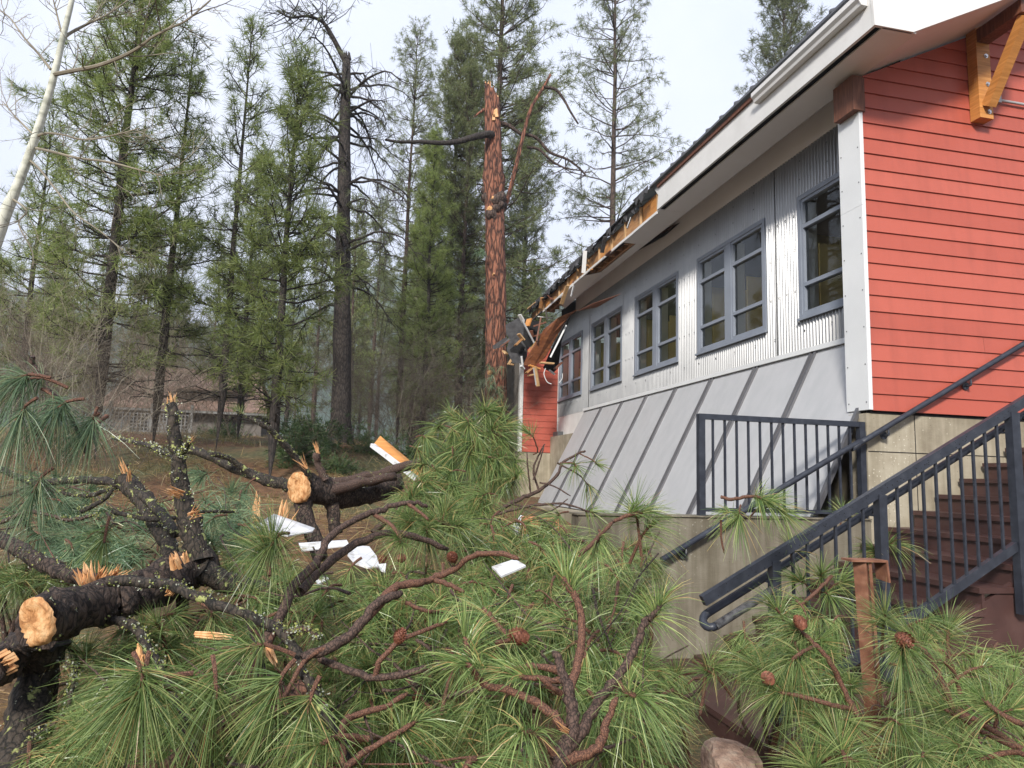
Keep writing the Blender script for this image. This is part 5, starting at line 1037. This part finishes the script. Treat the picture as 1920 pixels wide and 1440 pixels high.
# cut log in the middle with its limbs
bough('dark cut log with round pale end lying on stub legs, middle of the heap', [
    ('566,915,6.0 600,920,6.15 650,926,6.4 700,922,6.7 745,905,7.0', .125, .10, 0, 'bark_log'), ('590,912,6.1 650,905,6.3 710,890,6.5 770,872,6.7 786,868,6.75', .06, .035, 0, 'bark_limb'), ('600,925,6.1 680,905,6.3 740,893,6.5', .05, .04, 0, 'bark_limb'),
    ('548,912,6.0 500,900,6.0 440,878,6.05 380,850,6.1 345,842,6.15', .052, .03, 0, 'bark_mossy'), ('470,890,6.0 430,860,5.9 395,850,5.8', .03, .02, 0, 'bark_mossy'), ('585,900,6.0 560,865,5.9 530,830,5.8 500,800,5.7 470,785,5.65', .035, .016, 0, 'bark_mossy'),
    ('566,930,6.0 572,970,5.9 590,1010,5.8 600,1050,5.7', .075, .06, 0, 'bark_log'), ('622,945,6.2 630,1000,6.1', .06, .05, 0, 'bark_log'), ('610,900,6.1 598,875,6.1 594,850,6.1', .035, .03, 0, 'bark_limb'), ('470,785,5.65 440,770,5.6', .012, .008, .6, 'bark_mossy')],
    name='cut_log', cat='log', seed=221, lichen=7, cut=[(556, 915, 5.9, .128, (-.55, .05, .8))], spl=[(572, 875, 5.85, (-.4, .6, .3), 6, .14, .022), (596, 848, 6.1, (-.2, 1, .2), 6, .12, .03), (536, 985, 5.6, (.1, 1, .2), 8, .22, .04), (520, 975, 5.6, (-.1, 1, .2), 6, .15, .03)])
bough('mossy limbs with lichen tangled left of the upright snag', [('0,880,4.2 70,905,4.1 140,900,4.0 210,905,3.9 260,925,3.8 300,960,3.6 330,1000,3.4', .022, .03, 0, 'bark_mossy'), ('80,915,4.1 150,930,4.0 200,920,3.9 245,900,3.85', .014, .012, 0, 'bark_mossy'), ('150,960,3.8 200,930,3.85 240,870,3.95', .016, .010, 0, 'bark_mossy'), ('230,900,3.9 270,940,3.8 310,1010,3.6 322,1050,3.5', .05, .04, 0, 'bark_mossy'), ('210,960,3.6 300,975,3.55 380,960,3.6 440,960,3.7', .014, .008, 0, 'bark_mossy'), ('0,980,3.5 60,960,3.5 130,975,3.45 180,965,3.5', .012, .009, 0, 'bark_limb')],
    seed=222, lichen=9, cat='branch', name='fallen_branch', spl=[(232, 880, 3.85, (-.3, .9, .3), 6, .08, .02), (242, 895, 3.8, (.2, .9, .3), 5, .08, .016)])
bough('thin bare crooked branch in front of the sloped grey awning', [('930,960,5.6 975,935,5.7 1010,920,5.8 1045,890,5.9 1055,868,5.95 1085,850,6.0 1098,846,6.0', .020, .010, 0, 'bark_limb'), ('1010,920,5.8 1000,880,5.8 1012,850,5.8 1022,832,5.8', .011, .007, 0, 'bark_limb'), ('995,925,5.75 990,880,5.7 988,848,5.7', .009, .006, 0, 'bark_limb'), ('1000,900,5.75 1010,870,5.75 1020,838,5.75', .010, .006, 0, 'bark_limb'),
    ('1012,905,5.8 1040,912,5.75 1070,930,5.7', .009, .006, 0, 'bark_limb'), ('1045,868,5.95 1085,890,5.9 1105,912,5.85', .009, .006, .6, 'bark_limb'), ('1050,868,5.95 1075,868,5.9 1080,875,5.85', .007, .006, .8, 'bark_twig'), ('1085,850,6 1110,862,5.95 1120,872,5.9', .007, .006, .7, 'bark_twig'), ('1000,852,5.8 1008,845,5.75 1000,820,5.7 990,812,5.7', .008, .006, .8, 'bark_twig'), ('930,965,5.5 985,950,5.5 1030,945,5.5 1060,945,5.5 1110,960,5.5', .013, .008, .8, 'bark_limb'), ('960,945,5.6 1010,955,5.6 1030,960,5.6 1065,935,5.6', .009, .006, 0, 'bark_limb')],
    seed=223, tl=.20, gw=.005, tn=80)
def rand_tufts(seed, poly, n, dep, size, avoid=()):
    rg = np.random.default_rng(seed); poly = np.array(poly, float); out = []; lo, hi = poly.min(0), poly.max(0); tries = 0
    while len(out) < n and tries < 6000:
        tries += 1; x, y = rg.uniform(lo, hi); ins = False
        for i in range(len(poly)):
            (x1, y1), (x2, y2) = poly[i], poly[i-1]
            if (y1 > y) != (y2 > y) and x < (x2-x1)*(y-y1)/(y2-y1)+x1: ins = not ins
        if not ins or any(((x-a)/r)**2+((y-b)/r)**2 < 1 for a, b, r in avoid): continue
        d = dep(x, y); mind = 260/d*.42
        if any((x-o[0])**2+(y-o[1])**2 < (mind*.55)**2 for o in out): continue
        out.append((x, y, d+rg.uniform(-.15, .25), rg.normal(0, .6), rg.normal(-.05, .55), rg.uniform(.1, 1.0), rg.uniform(.75, 1.2)*size))
    return out
bough('leaning green bough heaped in front of the red stump foot', [('700,1000,6.2 770,930,6.4 830,880,6.6 880,850,6.7 925,820,6.8', .03, .014, 0, 'bark_limb'), ('830,880,6.6 835,840,6.6 850,800,6.6 845,775,6.6', .016, .008, .8, 'bark_limb'), ('880,850,6.7 935,835,6.6 950,815,6.6', .012, .008, .8, 'bark_limb'), ('770,930,6.4 830,915,6.2 905,900,6.1', .02, .010, .8, 'bark_limb'), ('905,1010,6.0 900,960,6.0 898,915,6.0', .03, .02, 0, 'bark_redlog')],
    tufts=rand_tufts(230, [(780, 870), (800, 800), (850, 765), (930, 760), (960, 800), (968, 900), (960, 1000), (860, 1010), (780, 960), (740, 930)], 48, lambda x, y: 6.3-(y-780)*.004, 1.15)+[(905, 775, 6.4, .2, .1, .6, 1.5), (850, 830, 6.3, -.2, -.6, .5, 1.3), (880, 800, 6.2, .2, -.7, .5, 1.3), (940, 830, 6.2, .4, -.8, .3, 1.4), (880, 860, 6.1, 0, -.6, .6, 1.5), (915, 870, 6.0, .3, -.5, .6, 1.5)],
    seed=231, lichen=3, tl=.27, gw=.0052, tn=95, droop=.4)
bough('bright green upright tufts right behind the arching branch', [('850,990,3.5 830,980,3.5 815,975,3.5', .010, .009, 1, 'bark_twig'), ('760,985,3.6 765,970,3.55', .010, .009, 1, 'bark_twig')], tufts=[(790, 965, 3.6, -.2, .8, .3, 1.3), (835, 960, 3.6, .3, .8, .3, 1.2), (765, 990, 3.4, -.3, -.3, .8, 1.3), (860, 985, 3.5, .6, .3, .5, 1.2), (800, 1000, 3.3, .1, -.3, .9, 1.3)], seed=232, tl=.20, gw=.0034, tn=140)
bough('star-shaped tuft on a dark stub in front of the white triangular board', [('505,1080,2.3 503,1050,2.35 510,1022,2.4', .009, .009, 1.5, 'bark_twig')], tufts=[(508, 1025, 2.35, -.1, -.4, .9, 1.2)], seed=233, tl=.175, tn=150)
bough('fan of drooping needles bottom left, below the reddish log', [('270,1300,2.0 258,1312,1.9 255,1318,1.86', .010, .009, 0, 'bark_twig'), ('330,1290,2.05 300,1292,2.0 270,1300,1.95', .009, .008, 0, 'bark_twig'), ('420,1215,2.2 450,1217,2.15 455,1220,2.1', .009, .008, 0, 'bark_twig')], tufts=[(262, 1306, 1.86, -.8, -.6, .4, 1.5), (265, 1306, 1.86, .0, -.9, .3, 1.4), (270, 1304, 1.84, .3, -.9, .3, 1.1), (405, 1310, 1.9, .2, -.9, .4, 1.2), (510, 1315, 1.9, -.3, -.9, .4, 1.2), (572, 1352, 1.84, -.2, -1, .3, 1.1), (450, 1218, 2.1, -.9, -.1, .3, 1.2), (195, 1018, 3.0, 0, -.9, .3, 1.2)], seed=234, tl=.20, tn=130, droop=.3)
# --- the mass of boughs underneath: each covers its own patch of the heap
heaps = [
 ('bluish green bough under the left end of the mossy tangle', [(0, 860), (90, 880), (200, 930), (240, 1010), (120, 1040), (0, 990)], 22, 'needle_blue'),
 ('green bough filling the space left of the upright snag', [(120, 960), (300, 940), (330, 1050), (200, 1070), (100, 1050)], 20, 'needle_blue'),
 ('green bough seen between the upright snag and the cut log', [(360, 880), (460, 920), (520, 960), (500, 1050), (380, 1030)], 20, 'needle_blue'),
 ('green bough at the left edge below the sawn trunk end', [(0, 1060), (120, 1080), (60, 1110), (0, 1180)], 10, 'needle'),
 ('green bough lying under the sawn trunk piece', [(120, 1180), (320, 1140), (400, 1220), (380, 1320), (200, 1330), (110, 1260)], 30, 'needle'),
 ('green bough in the bottom left corner', [(0, 1290), (120, 1270), (220, 1350), (230, 1450), (0, 1450)], 22, 'needle'),
 ('green bough right of the bottom left corner, over the reddish log', [(230, 1330), (420, 1300), (460, 1450), (250, 1450)], 22, 'needle'),
 ('green bough under the long lichen-covered limb', [(380, 1150), (520, 1180), (560, 1300), (430, 1330), (370, 1260)], 24, 'needle'),
 ('green bough between the star-shaped tuft and the white boards', [(420, 1030), (620, 1080), (640, 1160), (500, 1150), (400, 1100)], 22, 'needle'),
 ('bough with drooping tufts bottom centre-left', [(450, 1320), (620, 1290), (680, 1450), (460, 1450)], 26, 'needle'),
 ('green bough right below the round white board', [(640, 1070), (780, 1050), (830, 1130), (700, 1180), (620, 1150)], 22, 'needle'),
 ('green bough under the forked central bough', [(600, 1160), (820, 1130), (860, 1250), (760, 1320), (600, 1280)], 32, 'needle'),
 ('green bough in front of the awning curb, left of the retaining wall', [(860, 980), (1080, 975), (1100, 1060), (980, 1080), (850, 1040)], 30, 'needle'),
 ('green bough above the short stub with the cone', [(820, 1070), (1040, 1080), (1060, 1170), (880, 1180), (800, 1130)], 28, 'needle'),
 ('green bough between the fanning bough and the central fork', [(850, 1180), (1040, 1170), (1080, 1290), (900, 1310), (830, 1250)], 30, 'needle'),
 ('green bough at the bottom edge left of the fanning bough', [(660, 1300), (900, 1290), (1000, 1360), (980, 1450), (680, 1450)], 36, 'needle'),
 ('green bough leaning against the retaining wall', [(1060, 1010), (1220, 1010), (1230, 1120), (1180, 1220), (1060, 1200)], 30, 'needle'),
 ('green bough inside the fork of the fanning bough', [(1080, 1200), (1200, 1200), (1260, 1330), (1180, 1450), (1080, 1400)], 30, 'needle'),
 ('green bough left of the pinkish rock', [(1190, 1270), (1300, 1290), (1310, 1450), (1190, 1450)], 20, 'needle'),
 ('green bough around the pinkish rock and railing foot', [(1390, 1180), (1560, 1150), (1600, 1300), (1480, 1380), (1360, 1290)], 26, 'needle'),
 ('green bough right of the rusty post', [(1660, 1190), (1900, 1230), (1930, 1450), (1660, 1450)], 44, 'needle'),
 ('green bough along the bottom edge below the rock', [(1480, 1420), (1640, 1420), (1640, 1470), (1480, 1470)], 9, 'needle')]
for k, (lb, poly, n, nm) in enumerate(heaps):
    cx, cy = np.mean(poly, 0); rg = np.random.default_rng(300+k); right = cx > 1250
    dep = (lambda x, y: dfun(x, y)+.36); tf = rand_tufts(310+k, poly, int(n*.92), dep, 1.0, AV); st = []
    rx, ry = cx+rg.uniform(-60, 60), max(p[1] for p in poly)+40; rd = dfun(cx, cy)+.55
    for j in range(min(7, len(tf))):
        t = tf[(j*3) % len(tf)]; mx_, my_ = (rx+t[0])/2+rg.normal(0, 25), (ry+t[1])/2+rg.normal(0, 25)
        st.append((f'{rx:.0f},{ry:.0f},{rd:.2f} {mx_:.0f},{my_:.0f},{(rd+t[2])/2+.02:.2f} {t[0]:.0f},{t[1]:.0f},{t[2]:.2f}', rg.uniform(.012, .022), .006, 0, 'bark_twig' if j % 2 else 'bark_limb'))
    cn = [(t[0]+rg.normal(0, 12), t[1]+rg.normal(0, 12), rg.uniform(.045, .06), t[2]-.10) for t in tf[:1 if k % 5 == 1 else 0]]
    pa = np.array(poly, float); lo_, hi_ = pa.min(0)-15, pa.max(0)+15
    for j in range(7):
        q0, q1 = rg.uniform(lo_, hi_), rg.uniform(lo_, hi_); qc = (q0+q1)/2; q0 = qc+(q0-qc)*1.35; q1 = qc+(q1-qc)*1.35; qm = q0*.4+q1*.6+rg.normal(0, 14, 2); qn = q0*.72+q1*.28+rg.normal(0, 9, 2); z0 = rg.uniform(.02, .34)
        if any(((qq[0]-a_)/r_)**2+((qq[1]-b_)/r_)**2 < 1 for qq in (q0, q1, qm, qn) for a_, b_, r_ in AV): continue
        st.append((' '.join(f'{qq[0]:.0f},{qq[1]:.0f},{dfun(*qq)+z0:.2f}' for qq in (q0, qn, qm, q1)), rg.uniform(.004, .009), .0022, 0, ['bark_limb', 'bark_log', 'bark_twig'][j % 3]))
    L = .160 if cy > 1050 else .20
    bough(lb, st, tf, cn, loose=(poly, 420), seed=330+k, nmat=nm, tl=L*(1.1 if right else 1), tn=120 if cy > 1050 else 100, gw=.0026 if (cy > 1050 and not right) else .0036)

# ================================================================== LOOSE DEBRIS
def board(label, pts, th=.02, mat='whitebd', name='debris_board', cat='board', edge=None):
    P = np.array([PX(*p) for p in pts]); n = np.cross(P[1]-P[0], P[2]-P[0]); n = n/np.linalg.norm(n)*th
    if n@CF < 0: n = -n
    if edge:
        root = thing(name, label, cat, P[0]); a = Acc(); a.prism(P, n); child(a, 'plank', M[mat], root); a = Acc(); a.bar(P[edge[0]]-n*.3, P[edge[1]]-n*.3, .05, .04); child(a, 'edge_strip', M['whitebd'], root); return root
    a = Acc(); a.prism(P, n); o = rebase(a.build(name, M[mat])); return tag(o, label, cat)
board('white triangular board lying left under the cut log', [(478, 985, 5.1), (514, 963, 5.5), (590, 990, 5.3), (586, 996, 5.1), (540, 1004, 4.9), (500, 998, 4.95)], .009)
board('long narrow white board between the triangular one and the round one', [(560, 1018, 4.6), (650, 1012, 4.7), (655, 1022, 4.6), (566, 1032, 4.5)], .008)
board('rounded white board under the thin twigs in the middle of the heap', [(652, 1040, 4.0), (660, 1022, 4.2), (692, 1024, 4.25), (706, 1042, 4.1), (712, 1062, 3.9), (690, 1064, 3.85), (666, 1056, 3.9)], .008)
board('small white board scrap right of the rounded white board', [(708, 1058, 3.8), (724, 1056, 3.8), (722, 1072, 3.7), (712, 1068, 3.7)], .008)
board('bluish white board scrap below the long narrow board', [(586, 1080, 3.3), (606, 1076, 3.35), (616, 1088, 3.25), (596, 1098, 3.2)], .008)
board('white square board scrap by the curved brown stem', [(922, 1062, 3.0), (965, 1048, 3.1), (986, 1060, 3.0), (940, 1080, 2.9)], .008)
board('orange-brown plank with a white edge sticking up beside the cut log', [(698, 836, 7.6), (713, 817, 7.8), (786, 878, 7.4), (790, 893, 7.1), (782, 900, 7.0)], .03, 'timber', edge=(0, 4))
for x0, y0, d in ((700, 826, 7.6),): pass
def splint(label, p, q, r, seed):
    rg = np.random.default_rng(seed); a = Acc(); P, Q = PX(*p), PX(*q); ax = Q-P
    for k in range(6): o = rg.normal(0, r*.5, 3); a.tube([P+o, P+o+ax*.5+rg.normal(0, r*.2, 3), P+o+ax*rg.uniform(.7, 1)], [r*.5, r*.45, r*.08], 4)
    tag(rebase(a.build('wood_splinter', M['splint'])), label, 'splinter', 'fresh wood splinters in the heap')
splint('long pale splinter lying under the sawn trunk piece', (365, 1190, 2.6), (440, 1196, 2.55), .008, 1)
splint('pale splinter upright below the cut log end', (530, 980, 5.5), (537, 935, 5.6), .03, 2)
splint('pale splinter leaning left of the white triangular board', (478, 975, 5.2), (482, 925, 5.3), .025, 3)
splint('orange splinter hanging below the sawn trunk piece', (262, 1212, 2.4), (266, 1255, 2.36), .012, 4)
splint('pale splinter in the tuft right of the orange-brown plank', (800, 905, 6.3), (812, 880, 6.3), .03, 5)
splint('orange splinter at the foot of the curved bough in the centre', (500, 1215, 2.2), (515, 1245, 2.15), .012, 6)
board('pale concrete slab piece at the foot of the end wall', [(962, 985, 9), (975, 965, 9.3), (1000, 975, 9.2), (1010, 1000, 8.8), (985, 1010, 8.6)], .08, 'corner', 'concrete_slab', 'slab')
a = Acc(); P = PX(1012, 985, 8.6); a.box(P, (.42, .2, .2)); tag(rebase(a.build('brick_block', M['brick'])), 'orange block at the foot of the concrete curb', 'block')
# ================================================================== air
a = Acc(); a.b2((-800, -60, -2.0), (600, 700, 175)); hz_ = a.build('haze', [])
hm = bpy.data.materials.new('haze_air'); hm.use_nodes = True; ht = hm.node_tree; ht.nodes.clear()
ho = ht.nodes.new('ShaderNodeOutputMaterial'); pv = ht.nodes.new('ShaderNodeVolumePrincipled'); pv.inputs['Color'].default_value = (.86, .90, .97, 1); pv.inputs['Density'].default_value = .0007; pv.inputs['Anisotropy'].default_value = .2
ht.links.new(pv.outputs['Volume'], ho.inputs['Volume']); hz_.data.materials.append(hm); hz_['kind'] = 'stuff'
tag(hz_, 'thin pale air fading the far wood and hill', 'haze', kind='stuff')
